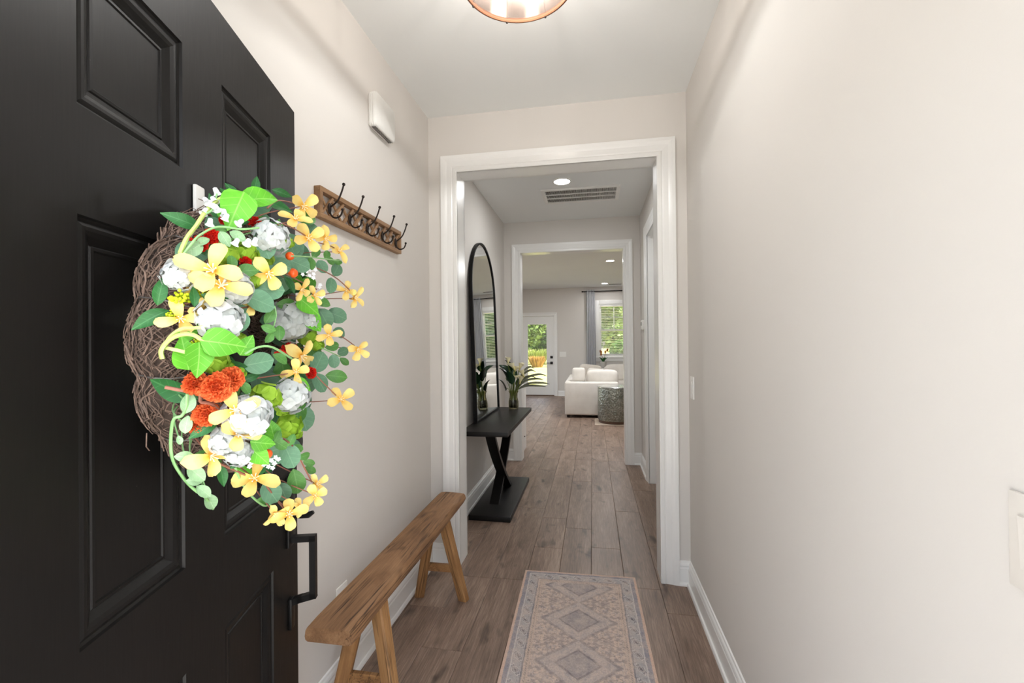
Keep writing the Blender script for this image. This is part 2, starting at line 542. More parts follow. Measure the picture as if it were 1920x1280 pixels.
BASE = [(0.0, 0.0), (0.026, 0.0), (0.0255, 0.008), (0.022, 0.016), (0.0155, 0.0185), (0.0150, 0.092), (0.0125, 0.098), (0.0125, 0.104), (0.0145, 0.108), (0.0120, 0.116), (0.0075, 0.122), (0.0060, 0.130), (0.0, 0.132)]
def baseb(name, axis, face, sgn, a0, a1, label):
    mb = MB()
    def P3(a, d, z):
        return (a, face + sgn * d, z) if axis == 'x' else (face + sgn * d, a, z)
    mb.sweep(BASE, [lambda d, z: P3(a0, d, z), lambda d, z: P3(a1, d, z)])
    tag(mb.build(name, M_TRIM), label, 'baseboard', kind='structure')
CW = 0.0985
baseb('baseboard_left', 'y', XL, 1, EY1, D1, 'white baseboard under the bench along the left foyer wall')
baseb('baseboard_right', 'y', XR, -1, EY1, D1, 'white baseboard along the right foyer wall')
baseb('baseboard_foyer_left', 'x', D1, -1, XL, O1[0] - CW, 'short white baseboard left of the first opening')
baseb('baseboard_foyer_right', 'x', D1, -1, O1[1] + CW, XR, 'short white baseboard right of the first opening')
baseb('baseboard_hall_left', 'y', XLH, 1, D1B, D2, 'white baseboard behind the black console table')
baseb('baseboard_hall_right_near', 'y', XR, -1, D1B, RDY0 - CW, 'white hallway baseboard before the side doorway')
baseb('baseboard_hall_right', 'y', XR, -1, RDY1 + CW, D2, 'white hallway baseboard beyond the side doorway below the thermostat')
baseb('baseboard_hall_end_left', 'x', D2, -1, XLH, O2[0] - CW, 'short white baseboard left of the second opening')
baseb('baseboard_hall_end_right', 'x', D2, -1, O2[1] + CW, XR, 'short white baseboard right of the second opening')
baseb('baseboard_back', 'x', D3, -1, BDX1 + 0.09, LX1, 'white baseboard along the far living room wall right of the glass door')
baseb('baseboard_back_left', 'x', D3, -1, LX0, BDX0 - 0.09, 'white baseboard along the far living room wall left of the glass door')

# ------------------------------------------------------------------ front door (open, black, six panels)
M_DOOR = NT('black_door_paint')
_v = M_DOOR.coords()
_c = M_DOOR.ramp(M_DOOR.noise(_v, 2.2, 4), [(0.35, S(15, 14, 13)), (0.7, S(20, 18, 17))])
_sp = M_DOOR.ramp(M_DOOR.noise(_v, 140, 1), [(0.80, B(0)), (0.83, B(1))])
_c = M_DOOR.mix(M_DOOR.math('MULTIPLY', _sp, 0.25), _c, S(150, 145, 138))
_sc = M_DOOR.n('ShaderNodeMapping'); _sc.inputs['Scale'].default_value = (40, 40, 2.5); M_DOOR.t.links.new(_v, _sc.inputs['Vector'])
_gr = M_DOOR.noise(_sc.outputs[0], 6, 3)
M_DOOR.bsdf(_c, M_DOOR.math('MULTIPLY_ADD', _gr, 0.12, 0.38), 0, M_DOOR.bump(_gr, 0.04, 0.002), 0.22)
M_DOOR = M_DOOR.m

DA = radians(106.05)
DOOR_O = (-0.5973, 0.2856, 0.0)      # hinge line; local x along the leaf, local -y towards the visitor side
DW, DH, DT = 0.933, 2.032, 0.045
door = empty('door_1', DOOR_O, DA)
tag(door, 'black six panel front door standing open at the left with a flower wreath', 'door', kind='structure')
PC = [(0.190, 0.408), (0.537, 0.768)]
PR = [(0.20, 0.772), (0.957, 1.520), (1.662, 1.886)]
slab = MB()
xs = [0.0, PC[0][0], PC[0][1], PC[1][0], PC[1][1], DW]
zs = [0.012, PR[0][0], PR[0][1], PR[1][0], PR[1][1], PR[2][0], PR[2][1], DH]
for yy in (0.0, DT):
    for i in range(5):
        for j in range(7):
            if i in (1, 3) and j in (1, 3, 5): continue
            slab.add([(xs[i], yy, zs[j]), (xs[i + 1], yy, zs[j]), (xs[i + 1], yy, zs[j + 1]), (xs[i], yy, zs[j + 1])], [(0, 1, 2, 3)])
slab.add([(0, 0, .012), (DW, 0, .012), (DW, DT, .012), (0, DT, .012), (0, 0, DH), (DW, 0, DH), (DW, DT, DH), (0, DT, DH)],
         [(0, 1, 2, 3), (4, 5, 6, 7), (1, 2, 6, 5), (0, 3, 7, 4)])
slab.build('slab', M_DOOR, door)
RINGS = [(0, 0), (0.002, 0.0045), (0.006, 0.0065), (0.009, 0.005), (0.012, 0.0038), (0.017, 0.0042), (0.023, 0.0065), (0.029, 0.0105), (0.034, 0.0135), (0.036, 0.0118), (0.040, 0.0112), (0.042, 0.0135), (0.044, 0.0135)]
def panel(x0, x1, z0, z1):
    mb = MB()
    for (base, sg) in ((0.0, 1), (DT, -1)):
        vs = []; fs = []
        for ins, dp in RINGS:
            y = base + sg * dp
            vs += [(x0 + ins, y, z0 + ins), (x1 - ins, y, z0 + ins), (x1 - ins, y, z1 - ins), (x0 + ins, y, z1 - ins)]
        for k in range(len(RINGS) - 1):
            for i in range(4):
                a = 4 * k + i; b = 4 * k + (i + 1) % 4
                fs.append((a, b, b + 4, a + 4))
        fs.append(tuple(len(vs) - 4 + i for i in range(4)))
        mb.add(vs, fs)
    return mb.build('panel', M_DOOR, door)
for (a, b) in PC:
    for (z0, z1) in PR: panel(a, b, z0, z1)
# handle set
hx = 0.872
hb = MB(); hb.box(hx - 0.024, hx + 0.024, -0.009, 0.0, 0.790, 0.985, 0.003)
plate = hb.build('handle_plate', M_BLACKMETAL, door, smooth=30)
hb = MB(); hb.tube([(hx, -0.006, 0.873), (hx, -0.030, 0.870), (hx, -0.052, 0.872), (hx, -0.066, 0.880)], [0.006, 0.007, 0.009, 0.005], 8)
hb.build('thumb_latch', M_BLACKMETAL, plate, smooth=40)
g = MB()
gw = 0.0085
gp = [(0.808, -0.004), (0.808, -0.064), (0.648, -0.064), (0.640, -0.028), (0.632, -0.004)]
def bar(mb, p, q, w):
    p = Vector(p); q = Vector(q); d = (q - p).normalized()
    a = Vector((1, 0, 0)); b = d.cross(a)
    vs = [c + a * sx * w + b * sy * w + d * e for c, e in ((p, -w * 0.9), (q, w * 0.9)) for sx, sy in ((-1, -1), (1, -1), (1, 1), (-1, 1))]
    mb.add(vs, [(0, 1, 2, 3), (4, 5, 6, 7)] + [(i, (i + 1) % 4, (i + 1) % 4 + 4, i + 4) for i in range(4)])
for k in range(len(gp) - 1):
    bar(g, (hx, gp[k][1], gp[k][0]), (hx, gp[k + 1][1], gp[k + 1][0]), gw)
g.build('grip', M_BLACKMETAL, door)
g = MB(); g.box(hx - 0.013, hx + 0.013, -0.010, 0.0, 0.560, 0.645, 0.003)
g.build('grip_foot', M_BLACKMETAL, door, smooth=30)
g = MB(); g.lathe([(0.0, -0.030), (0.026, -0.030), (0.030, -0.024), (0.031, 0.0)], 24, cap=False)
g.build('deadbolt', M_BLACKMETAL, door, (hx, 0.0, 1.075), (-pi / 2, 0, 0), smooth=40)
_hm = MB().tube([(0, 0, -0.05), (0, 0, 0.05)], 0.007, 8).mesh('hinge', M_BLACKMETAL)
for z in (0.25, 1.02, 1.80): link('hinge', _hm, door, (-0.004, DT + 0.004, z))
# ------------------------------------------------------------------ bench
M_BENCH = wood('bench_seat_wood', (92, 67, 47), (136, 101, 71), (166, 129, 95), rough=0.6, rand=0.0, crack=0.9, spec=0.25)
M_LEG = wood('bench_leg_wood', (112, 78, 48), (152, 111, 70), (182, 141, 95), scale=(1, 1, 1), rough=0.55, rand=7.0, crack=0.7, spec=0.3)
def tapered(mb, p, q, wa, wb, wa2, wb2, ax, rnd=0.25):
    """square-ish leg with softened corners from p to q; ax = direction of the first half width"""
    p = Vector(p); q = Vector(q); d = (q - p).normalized()
    a = Vector(ax); a = (a - d * a.dot(d)).normalized(); b = d.cross(a)
    prof = []
    k = 1 - rnd
    for sx, sy in ((1, k), (k, 1), (-k, 1), (-1, k), (-1, -k), (-k, -1), (k, -1), (1, -k)): prof.append((sx, sy))
    vs = [p + a * x * wa + b * y * wb for x, y in prof] + [q + a * x * wa2 + b * y * wb2 for x, y in prof]
    mb.add(vs, [tuple(range(8)), tuple(range(8, 16))] + [(i, (i + 1) % 8, (i + 1) % 8 + 8, i + 8) for i in range(8)])
bench = empty('wooden_bench', (-0.800, 1.868, 0), radians(0.35))
tag(bench, 'narrow rustic brown wooden bench against the left foyer wall', 'bench')
mb = MB()
rb = random.Random(5)
L2, W2, ZT, TH = 0.628, 0.080, 0.492, 0.050
ny = 26
prof0 = [(-1, 0.30), (-0.97, 0.70), (-0.88, 0.94), (-0.55, 1.0), (0, 1.0), (0.55, 1.0), (0.88, 0.94), (0.97, 0.72), (1, 0.32), (0.96, 0.06), (0.85, 0), (0, 0), (-0.85, 0), (-0.96, 0.06)]
vs = []
for i in range(ny + 1):
    t = i / ny; y = -L2 + 2 * L2 * t
    e = min(t, 1 - t)
    k = 1.0 if e > 0.02 else 0.90 + 0.10 * (e / 0.02)
    for (a, h) in prof0:
        wob = 0.0022 * sin(9 * t + a * 3) + rb.uniform(-0.0008, 0.0008)
        vs.append((a * W2 * (0.985 if e < 0.01 else 1) + wob, y + (rb.uniform(-.002, .002) if e < 0.01 else 0), ZT - TH + TH * (0.5 + (h - 0.5) * k) + (wob * 0.6 if h > 0.5 else 0)))
n = len(prof0)
fs = [(i * n + j, i * n + (j + 1) % n, (i + 1) * n + (j + 1) % n, (i + 1) * n + j) for i in range(ny) for j in range(n)]
fs += [tuple(range(n)), tuple(range(ny * n, ny * n + n))]
mb.add(vs, fs)
mb.build('seat', M_BENCH, bench, smooth=45)
for sy in (-1, 1):
    for sx in (-1, 1):
        top = Vector((sx * 0.030, sy * 0.365, ZT - TH + 0.004)); bot = Vector((sx * 0.122, sy * 0.415, 0.0))
        L = (bot - top).length
        lm = MB(); tapered(lm, (0, -L / 2, 0), (0, L / 2, 0), 0.026, 0.024, 0.024, 0.020, (1, 0, 0))
        d = (bot - top).normalized()
        o = lm.build('leg', M_LEG, bench, (top + bot) / 2)
        o.rotation_mode = 'QUATERNION'
        o.rotation_quaternion = Vector((0, 1, 0)).rotation_difference(d)
        # cut flush with the floor
        me = o.data
        bpy.context.view_layer.update()
        mw = o.rotation_quaternion.to_matrix().to_4x4(); mw.translation = o.location
        inv = mw.inverted()
        for v in me.vertices:
            w = mw @ v.co
            if v.co.y > 0: w += d * (-w.z / d.z)
            v.co = inv @ w
    st = MB(); st.box(-0.075, 0.075, sy * 0.398 - 0.009, sy * 0.398 + 0.009, 0.150, 0.190, 0.003)
    st.build('stretcher', M_LEG, bench)

# ------------------------------------------------------------------ runner rug
t = NT('rug_weave')
RW, RL = 0.315, 0.94
tc = t.n('ShaderNodeTexCoord'); sp = t.n('ShaderNodeSeparateXYZ'); t.t.links.new(tc.outputs['Object'], sp.inputs[0])
nz = t.noise(tc.outputs['Object'], 26, 3)
nf = t.noise(tc.outputs['Object'], 190, 3, 0.7)
wob = t.math('MULTIPLY_ADD', nz, 0.010, -0.005)
U_ = t.math('ADD', sp.outputs[0], wob); V_ = t.math('ADD', sp.outputs[1], wob)
au = t.math('ABSOLUTE', U_); av = t.math('ABSOLUTE', V_)
edge = t.math('MINIMUM', t.math('SUBTRACT', RW, au), t.math('SUBTRACT', RL, av))      # distance to the border
def step(v, lo, hi=None, soft=0.0025):
    a = t.math('DIVIDE', t.math('SUBTRACT', v, lo), soft, clamp=True)
    if hi is None: return a
    return t.math('MULTIPLY', a, t.math('SUBTRACT', 1.0, t.math('DIVIDE', t.math('SUBTRACT', v, hi), soft, clamp=True)))
BEIGE, GREY, LIGHT, DARK_, PINK = S(202, 181, 166), S(158, 153, 157), S(208, 202, 198), S(122, 114, 116), S(206, 176, 158)
def vec(x, y):
    c = t.n('ShaderNodeCombineXYZ'); t.put(c.inputs[0], x); t.put(c.inputs[1], y); return c.outputs[0]
PER = 0.30
vv = t.math('ABSOLUTE', t.math('SUBTRACT', t.math('MODULO', t.math('ADD', V_, 10 * PER - 0.045), PER), PER / 2))
bv = t.math('PINGPONG', t.math('ADD', t.math('ADD', U_, V_), 5.0), 0.042)
def cells(vc, sc, rnd, dist='EUCLIDEAN', feat='F1'):
    vo = t.n('ShaderNodeTexVoronoi', feature=feat, distance=dist)
    t.put(vo.inputs['Vector'], vc); vo.inputs['Scale'].default_value = sc; vo.inputs['Randomness'].default_value = rnd
    return vo.outputs['Distance']
sym = vec(au, vv); bsym = vec(edge, bv)
f1 = cells(sym, 52, 0.85); f2 = cells(sym, 95, 0.9, 'MANHATTAN'); f3 = cells(sym, 28, 0.9, 'CHEBYCHEV')
fn = t.noise(sym, 60, 2)
b1 = cells(bsym, 46, 0.6, 'MANHATTAN'); b2 = cells(bsym, 105, 0.8)
be = t.math('SUBTRACT', edge, 0.059)
brd = t.math('SQRT', t.math('ADD', t.math('MULTIPLY', be, be), t.math('MULTIPLY', bv, bv)))
bang = t.math('ARCTAN2', be, bv)
bros = t.math('ADD', brd, t.math('MULTIPLY', t.math('COSINE', t.math('MULTIPLY', bang, 6.0)), 0.0028))
# field: small flowers and leaves on beige
field_c = t.mix(t.ramp(f3, [(0.28, B(0)), (0.36, B(0.8)), (0.44, B(0.1)), (0.6, B(0.5))]), BEIGE, GREY)
field_c = t.mix(t.ramp(f1, [(0.16, B(0.8)), (0.28, B(0)), (0.48, B(0)), (0.58, B(0.55))]), field_c, DARK_)
field_c = t.mix(t.ramp(fn, [(0.50, B(0)), (0.60, B(0.65))]), field_c, S(210, 189, 174))
dm1 = t.math('ADD', t.math('DIVIDE', au, 0.165), t.math('DIVIDE', vv, 0.150))
dm2 = t.math('ADD', t.math('DIVIDE', au, 0.092), t.math('DIVIDE', vv, 0.084))
med = t.mix(t.ramp(f2, [(0.25, B(0.7)), (0.5, B(0))]), S(178, 169, 168), S(126, 119, 124))
med = t.mix(t.ramp(fn, [(0.45, B(0)), (0.62, B(0.55))]), med, S(186, 176, 168))
field_c = t.mix(t.math('MULTIPLY', t.math('SUBTRACT', 1.0, step(dm1, 1.0, None, 0.06)), 0.62), field_c, med)
field_c = t.mix(t.math('MULTIPLY', step(dm1, 0.97, 1.10, 0.04), 0.55), field_c, S(132, 126, 128))
inner_ = t.mix(t.ramp(f1, [(0.2, B(0.7)), (0.4, B(0)), (0.55, B(0.5))]), S(126, 121, 126), S(172, 164, 160))
field_c = t.mix(t.math('MULTIPLY', t.math('SUBTRACT', 1.0, step(dm2, 1.0, None, 0.08)), 0.66), field_c, inner_)
field_c = t.mix(t.math('MULTIPLY', step(dm2, 0.93, 1.08, 0.05), 0.6), field_c, S(104, 99, 104))
bord = t.mix(t.ramp(b1, [(0.25, B(0.1)), (0.40, B(0.7)), (0.52, B(0)), (0.75, B(0.3))]), S(152, 148, 151), LIGHT)
bord = t.mix(t.ramp(b2, [(0.2, B(0.55)), (0.38, B(0))]), bord, DARK_)
bord = t.mix(t.math('SUBTRACT', 1.0, step(bros, 0.0195)), bord, t.mix(t.ramp(b2, [(0.25, B(0.6)), (0.45, B(0))]), S(138, 134, 138), S(186, 178, 172)))
bord = t.mix(step(bros, 0.0185, 0.0215, 0.0012), bord, S(206, 202, 198))
bord = t.mix(t.math('SUBTRACT', 1.0, step(bros, 0.006)), bord, S(112, 107, 112))
bord = t.mix(step(bros, 0.0085, 0.0115, 0.0012), bord, S(192, 186, 182))
col = field_c
col = t.mix(t.math('MULTIPLY', step(edge, 0.0, 0.112), 0.7), col, t.mix(t.ramp(cells(bsym, 70, 0.2, 'CHEBYCHEV'), [(0.22, B(0.8)), (0.34, B(0))]), S(200, 178, 162), DARK_))
col = t.mix(step(edge, 0.0, 0.088), col, bord)
col = t.mix(t.math('MULTIPLY', step(edge, 0.082, 0.087), 0.8), col, S(116, 112, 118))
col = t.mix(t.math('MULTIPLY', step(edge, 0.032, 0.036), 0.8), col, LIGHT)
col = t.mix(step(edge, -0.1, 0.030), col, t.mix(t.ramp(b2, [(0.2, B(0.6)), (0.4, B(0))]), S(146, 143, 150), S(102, 98, 104)))
col = t.mix(step(edge, -0.1, 0.012), col, PINK)
wear = t.ramp(t.noise(tc.outputs['Object'], 16, 6, 0.8), [(0.40, B(0)), (0.66, B(0.62))])
col = t.mix(wear, col, S(204, 186, 174))
col = t.mix(1.0, col, t.ramp(nf, [(0.25, B(0.82)), (0.7, B(1.14))]), 'MULTIPLY')
t.bsdf(col, 0.92, 0, t.bump(nf, 0.35, 0.002), 0.1)
mb = MB(); mb.box(-RW, RW, -RL, RL, 0.0005, 0.0075, 0.0025)
rug = mb.build('runner_rug', t.m, None, (-0.068, 2.637 - RL, 0), (0, 0, radians(1.2)), smooth=40)
tag(rug, 'faded beige and grey patterned runner rug on the foyer floor', 'rug')

# ------------------------------------------------------------------ hook rack on the left wall
M_RACK = wood('rack_wood', (112, 84, 58), (146, 113, 82), (168, 135, 102), rough=0.6, rand=5.0, spec=0.25)
M_IRON = simple('dark_bronze_iron', (44, 36, 32), 0.42, 0.7)
rack = empty('coat_hook_rack', (XL + 0.0005, 1.8125, 1.867))
tag(rack, 'brown wooden coat rack with lattice and five iron hooks on the wall', 'coat rack')
RL2, RH2, RD = 0.348, 0.057, 0.026      # half length (y), half height, depth (x)
def rk(name, x0, x1, y0, y1, z0, z1, par=rack):
    m = MB(); m.box(x0, x1, y0, y1, z0, z1, 0.0015); return m.build(name, M_RACK, par, smooth=30)
RT = 0.018
rk('rail', 0.0, RD, -RL2, RL2, RH2 - RT, RH2); rk('rail', 0.0, RD, -RL2, RL2, -RH2, -RH2 + RT)
rk('end_piece', 0.0, RD, -RL2, -RL2 + RT, -RH2 + RT, RH2 - RT); rk('end_piece', 0.0, RD, RL2 - RT, RL2, -RH2 + RT, RH2 - RT)
NX = 9
step_ = (2 * RL2 - 2 * RT) / NX
hz = RH2 - RT
for k in range(NX):
    yc = -RL2 + RT + step_ * (k + 0.5)
    for sgn, x0, x1 in ((1, 0.012, 0.021), (-1, 0.006, 0.0125)):
        p = Vector((0, yc - sgn * step_ / 2, -hz)); q = Vector((0, yc + sgn * step_ / 2, hz))
        m = MB(); d = (q - p).normalized(); wv = Vector((0, -d.z, d.y)) * 0.0068
        c4 = [p - wv, p + wv, q + wv, q - wv]
        for c in c4:
            c.z = max(-hz, min(hz, c.z)); c.y = max(-RL2 + RT, min(RL2 - RT, c.y))
        m.add([(x0, c.y, c.z) for c in c4] + [(x1, c.y, c.z) for c in c4], [(0, 1, 2, 3), (4, 5, 6, 7)] + [(i, (i + 1) % 4, (i + 1) % 4 + 4, i + 4) for i in range(4)])
        m.build('slat', M_RACK, rack)
hm = MB(); hm.ball((0.003, 0, 0), 0.016, 14, (0.35, 0.62, 1.3))
plate_me = hm.mesh('back_plate', M_IRON, 60)
hm = MB()
up_ = smoothpts([(0.004, 0, 0.004), (0.020, 0, 0.014), (0.038, 0, 0.030), (0.052, 0, 0.058), (0.060, 0, 0.082)], 5)
hm.tube(up_, 0.0032, 8); hm.ball((0.061, 0, 0.086), 0.0062, 10)
dn_ = smoothpts([(0.004, 0, -0.006), (0.010, 0, -0.026), (0.026, 0, -0.036), (0.046, 0, -0.030), (0.055, 0, -0.012)], 5)
hm.tube(dn_, 0.0032, 8); hm.ball((0.0555, 0, -0.007), 0.0055, 10)
prong_me = hm.mesh('prong', M_IRON, 60)
for k in range(5):
    yy = -0.292 + 0.1425 * k
    pl = link('hook', plate_me, rack, (RD - 0.002, yy, -0.012)); link('prong', prong_me, pl)

# ------------------------------------------------------------------ door chime
chime = empty('door_chime', (XL + 0.0005, 1.965, 2.412))
tag(chime, 'white plastic door chime box high on the left foyer wall', 'door chime')
cm = MB()
def rrect(hy, hz, bul, r=0.018, n=5):
    pts = []
    for cx, cy, a0 in ((hy - r, hz - r, 0), (-hy + r, hz - r, 90), (-hy + r, -hz + r, 180), (hy - r, -hz + r, 270)):
        for i in range(n):
            a = radians(a0 + 90 * i / (n - 1)); pts.append((cx + r * cos(a), cy + r * sin(a)))
    return pts
layers = [(0.0, 0.094, 0.074), (0.010, 0.100, 0.078), (0.014, 0.098, 0.076), (0.018, 0.101, 0.079), (0.024, 0.099, 0.077), (0.028, 0.102, 0.080), (0.038, 0.099, 0.077), (0.043, 0.092, 0.070)]
vs = []; nn = 20
for x, hy, hz_ in layers: vs += [(x, a, b) for a, b in rrect(hy, hz_, 0)]
fs = [(i * nn + j, i * nn + (j + 1) % nn, (i + 1) * nn + (j + 1) % nn, (i + 1) * nn + j) for i in range(len(layers) - 1) for j in range(nn)]
fs += [tuple(range(nn)), tuple(range((len(layers) - 1) * nn, len(layers) * nn))]
cm.add(vs, fs); cm.build('cover', M_WHITEPLASTIC, chime, smooth=35)
cm = MB()
for r_ in range(3):
    for k in range(22):
        cm.box(0.012 + r_ * 0.008, 0.016 + r_ * 0.008, -0.085 + k * 0.008, -0.0805 + k * 0.008, -0.0805, -0.0765)
o = cm.build('sound_grille', simple('grille_dark', (92, 86, 82), 0.6), chime)

# ------------------------------------------------------------------ switch plates, outlet, thermostat
def wall_plate(name, y, z, hy, hz_, x, sgn, label, cat, rockers, group=None, mat=None):
    mat = mat or M_WHITEPLASTIC
    r = empty(name, (x, y, z)); tag(r, label, cat, group)
    m = MB(); m.box(min(0, sgn * 0.006), max(0, sgn * 0.006), -hy, hy, -hz_, hz_, 0.0022)
    m.build('plate', mat, r, smooth=40)
    for (a, b, c, d) in rockers:
        m = MB()
        m.add([(sgn * 0.005, a, c), (sgn * 0.005, b, c), (sgn * 0.005, b, d), (sgn * 0.005, a, d), (sgn * 0.0075, a, c), (sgn * 0.0075, b, c), (sgn * 0.0105, b, d), (sgn * 0.0105, a, d)],
              [(0, 1, 2, 3), (4, 5, 6, 7), (0, 1, 5, 4), (1, 2, 6, 5), (2, 3, 7, 6), (3, 0, 4, 7)])
        m.build('rocker', mat, r)
    return r
wall_plate('light_switch', 2.524, 1.102, 0.037, 0.060, XR - 0.0003, -1, 'white single rocker light switch on the right foyer wall beside the opening', 'light switch', [(-0.016, 0.016, -0.033, 0.033)])
wall_plate('light_switch', 0.617, 1.096, 0.058, 0.060, XR - 0.0003, -1, 'pale double light switch plate on the near end of the right foyer wall', 'light switch', [(-0.040, -0.008, -0.033, 0.033), (0.008, 0.040, -0.033, 0.033)], mat=simple('almond_plastic', (220, 215, 208), 0.5, var=0.02, spec=0.2))
wall_plate('power_outlet', 1.622, 0.345, 0.037, 0.060, XL + 0.0003, 1, 'white wall outlet half hidden behind the wooden bench', 'outlet', [(-0.016, 0.016, 0.004, 0.033), (-0.016, 0.016, -0.033, -0.004)])
th = empty('thermostat', (XR - 0.0003, 4.79, 1.525)); tag(th, 'small white thermostat on the hallway wall past the side doorway', 'thermostat')
m = MB(); m.box(-0.026, 0, -0.055, 0.055, -0.050, 0.050, 0.006); m.build('case', M_WHITEPLASTIC, th, smooth=40)
m = MB(); m.box(-0.0275, -0.0255, -0.032, 0.032, -0.008, 0.030, 0.001); m.build('display', simple('lcd_grey', (150, 158, 150), 0.25), th)

# ------------------------------------------------------------------ foyer ceiling lamp
M_COPPER = simple('brushed_copper', (150, 104, 78), 0.32, 0.9)
M_BRONZE = simple('dark_bronze', (52, 40, 34), 0.4, 0.8)
t = NT('frosted_mica_glass')
v = t.coords(); nn_ = t.noise(v, 9, 4)
tr = t.n('ShaderNodeBsdfTransparent'); tr.inputs[0].default_value = S(255, 247, 241)
tl = t.n('ShaderNodeBsdfTranslucent'); t.put(tl.inputs[0], t.ramp(nn_, [(0.3, S(84, 70, 62)), (0.7, S(104, 90, 82))]))
gl = t.n('ShaderNodeBsdfGlossy'); gl.inputs['Roughness'].default_value = 0.12
m1 = t.n('ShaderNodeMixShader'); t.put(m1.inputs[0], t.ramp(nn_, [(0.3, B(0.26)), (0.7, B(0.38))]))
t.t.links.new(tr.outputs[0], m1.inputs[1]); t.t.links.new(tl.outputs[0], m1.inputs[2])
m2 = t.n('ShaderNodeMixShader'); m2.inputs[0].default_value = 0.10
t.t.links.new(m1.outputs[0], m2.inputs[1]); t.t.links.new(gl.outputs[0], m2.inputs[2]); t.t.links.new(m2.outputs[0], t.out.inputs[0])
M_MICA = t.m
lamp = empty('ceiling_lamp', (-0.23, 1.46, H)); tag(lamp, 'round copper rimmed flush ceiling lamp with glowing bulb in the foyer', 'ceiling lamp')
LR, LB = 0.190, -0.200
m = MB(); m.lathe([(0.0, 0.0), (0.105, 0.0), (0.110, -0.004), (0.108, -0.022), (0.095, -0.030), (0.0, -0.030)], 36, cap=False); m.build('canopy', M_BRONZE, lamp, smooth=35)
m = MB(); m.lathe([(0.150, -0.032), (0.165, -0.060), (LR - 0.008, LB + 0.012), (LR - 0.010, LB + 0.012), (0.160, -0.062), (0.147, -0.034)], 48, cap=False); m.build('glass_shade', M_MICA, lamp, smooth=40)
m = MB(); m.lathe([(LR - 0.006, LB), (LR, LB + 0.001), (LR + 0.001, LB + 0.018), (LR - 0.004, LB + 0.018), (LR - 0.006, LB)], 64, cap=False); m.build('rim', M_COPPER, lamp, smooth=30)
m = MB(); m.lathe([(0.095, -0.026), (0.152, -0.030), (0.153, -0.042), (0.095, -0.034)], 40, cap=False); m.build('top_ring', M_COPPER, lamp, smooth=30)
m = MB()
pr = [(0.0, LB - 0.004)] + [(LR * 0.96 * k / 8, LB - 0.004 + 0.012 * (k / 8) ** 2) for k in range(1, 9)]
m.lathe(pr, 48, cap=False); m.build('glass_bottom', M_MICA, lamp, smooth=60)
for k in range(8):
    a = radians(45 * k + 22)
    ca, sa = cos(a), sin(a)
    rm = MB(); rm.tube([(0.152 * ca, 0.152 * sa, -0.036), (0.168 * ca, 0.168 * sa, -0.062), ((LR - 0.005) * ca, (LR - 0.005) * sa, LB + 0.014)], 0.0022, 6); rm.build('rib', M_BRONZE, lamp, smooth=60)
    rm = MB(); rm.ball(((LR - 0.003) * ca, (LR - 0.003) * sa, LB - 0.001), 0.0042, 8); rm.build('clip', M_BRONZE, lamp)
for k, (bx_, by_) in enumerate(((-0.055, -0.03), (0.055, 0.03))):
    sm = MB(); sm.lathe([(0.0, -0.03), (0.016, -0.03), (0.018, -0.05), (0.018, -0.075), (0.0, -0.075)], 16, (bx_, by_, 0), cap=False); so = sm.build('socket', M_BRONZE, lamp, smooth=40)
    bm_ = MB(); bm_.ball((bx_, by_, -0.112), 0.030, 16, (1, 1, 1.25)); bm_.build('bulb', emitter('warm_bulb', (255, 236, 214), 14.0), so, smooth=80)
    pd = bpy.data.lights.new('bulb_light', 'POINT'); pd.energy = LAMP_W / 2; pd.shadow_soft_size = 0.010; pd.color = (0.87, 0.95, 1.0)
    po = bpy.data.objects.new('bulb_light', pd); COL.objects.link(po); po.parent = so; po.location = (bx_, by_, -0.160)

# ------------------------------------------------------------------ recessed ceiling lights + vents
def downlight(x, y, watts, label, r=0.068):
    e = empty('recessed_light', (x, y, H)); tag(e, label, 'ceiling light', 'recessed ceiling lights')
    m = MB(); m.lathe([(r, -0.0005), (r + 0.016, -0.0005), (r + 0.013, -0.006), (r, -0.008)], 36, cap=False); m.build('trim_ring', M_WHITEPLASTIC, e, smooth=40)
    m = MB(); m.lathe([(0.0, -0.0055), (r, -0.0055), (r, -0.0025), (0.0, -0.0025)], 36, cap=False); m.build('lens', emitter('led_lens', (255, 247, 236), 24.0), e)
    ld = bpy.data.lights.new('light', 'AREA'); ld.shape = 'DISK'; ld.size = 2 * r; ld.energy = watts; ld.color = (0.97, 0.985, 1.0)
    lo = bpy.data.objects.new('downlight_beam', ld); COL.objects.link(lo); lo.parent = e; lo.location = (0, 0, -0.012)
downlight(-0.243, 3.872, CAN_W, 'glowing recessed light beside the air vent in the hallway ceiling')
downlight(0.313, 7.80, CAN2_W, 'glowing recessed light nearer the second opening in the living room ceiling')
downlight(0.300, 10.75, CAN2_W * 0.35, 'glowing recessed light close to the far window in the living room ceiling')
downlight(0.640, 7.78, CAN2_W, 'recessed light cut off by the right casing of the second opening')
downlight(0.35, 6.45, CAN2_W, 'added unseen recessed light above the hallway end of the living room')  # no known fixture; added to light the near face of the sofa
downlight(-1.60, 6.45, CAN2_W, 'added unseen recessed light at the left of the living room ceiling')  # unseen extra lamp, added to lift the living room brightness
downlight(-1.60, 9.0, CAN2_W * 0.7, 'added unseen recessed light above the left middle of the living room')  # another unseen lamp added as fill for sofa and ceiling
vent = empty('air_vent', (-0.093, 4.250, H)); tag(vent, 'white rectangular return air vent in the hallway ceiling', 'air vent')
VX, VY, VF = 0.355, 0.205, 0.034
for (x0, x1, y0, y1) in ((-VX, VX, -VY, -VY + VF), (-VX, VX, VY - VF, VY), (-VX, -VX + VF, -VY + VF, VY - VF), (VX - VF, VX, -VY + VF, VY - VF)):
    m = MB(); m.box(x0, x1, y0, y1, -0.014, -0.0005, 0.002); m.build('frame_bar', M_WHITEPLASTIC, vent, smooth=30)
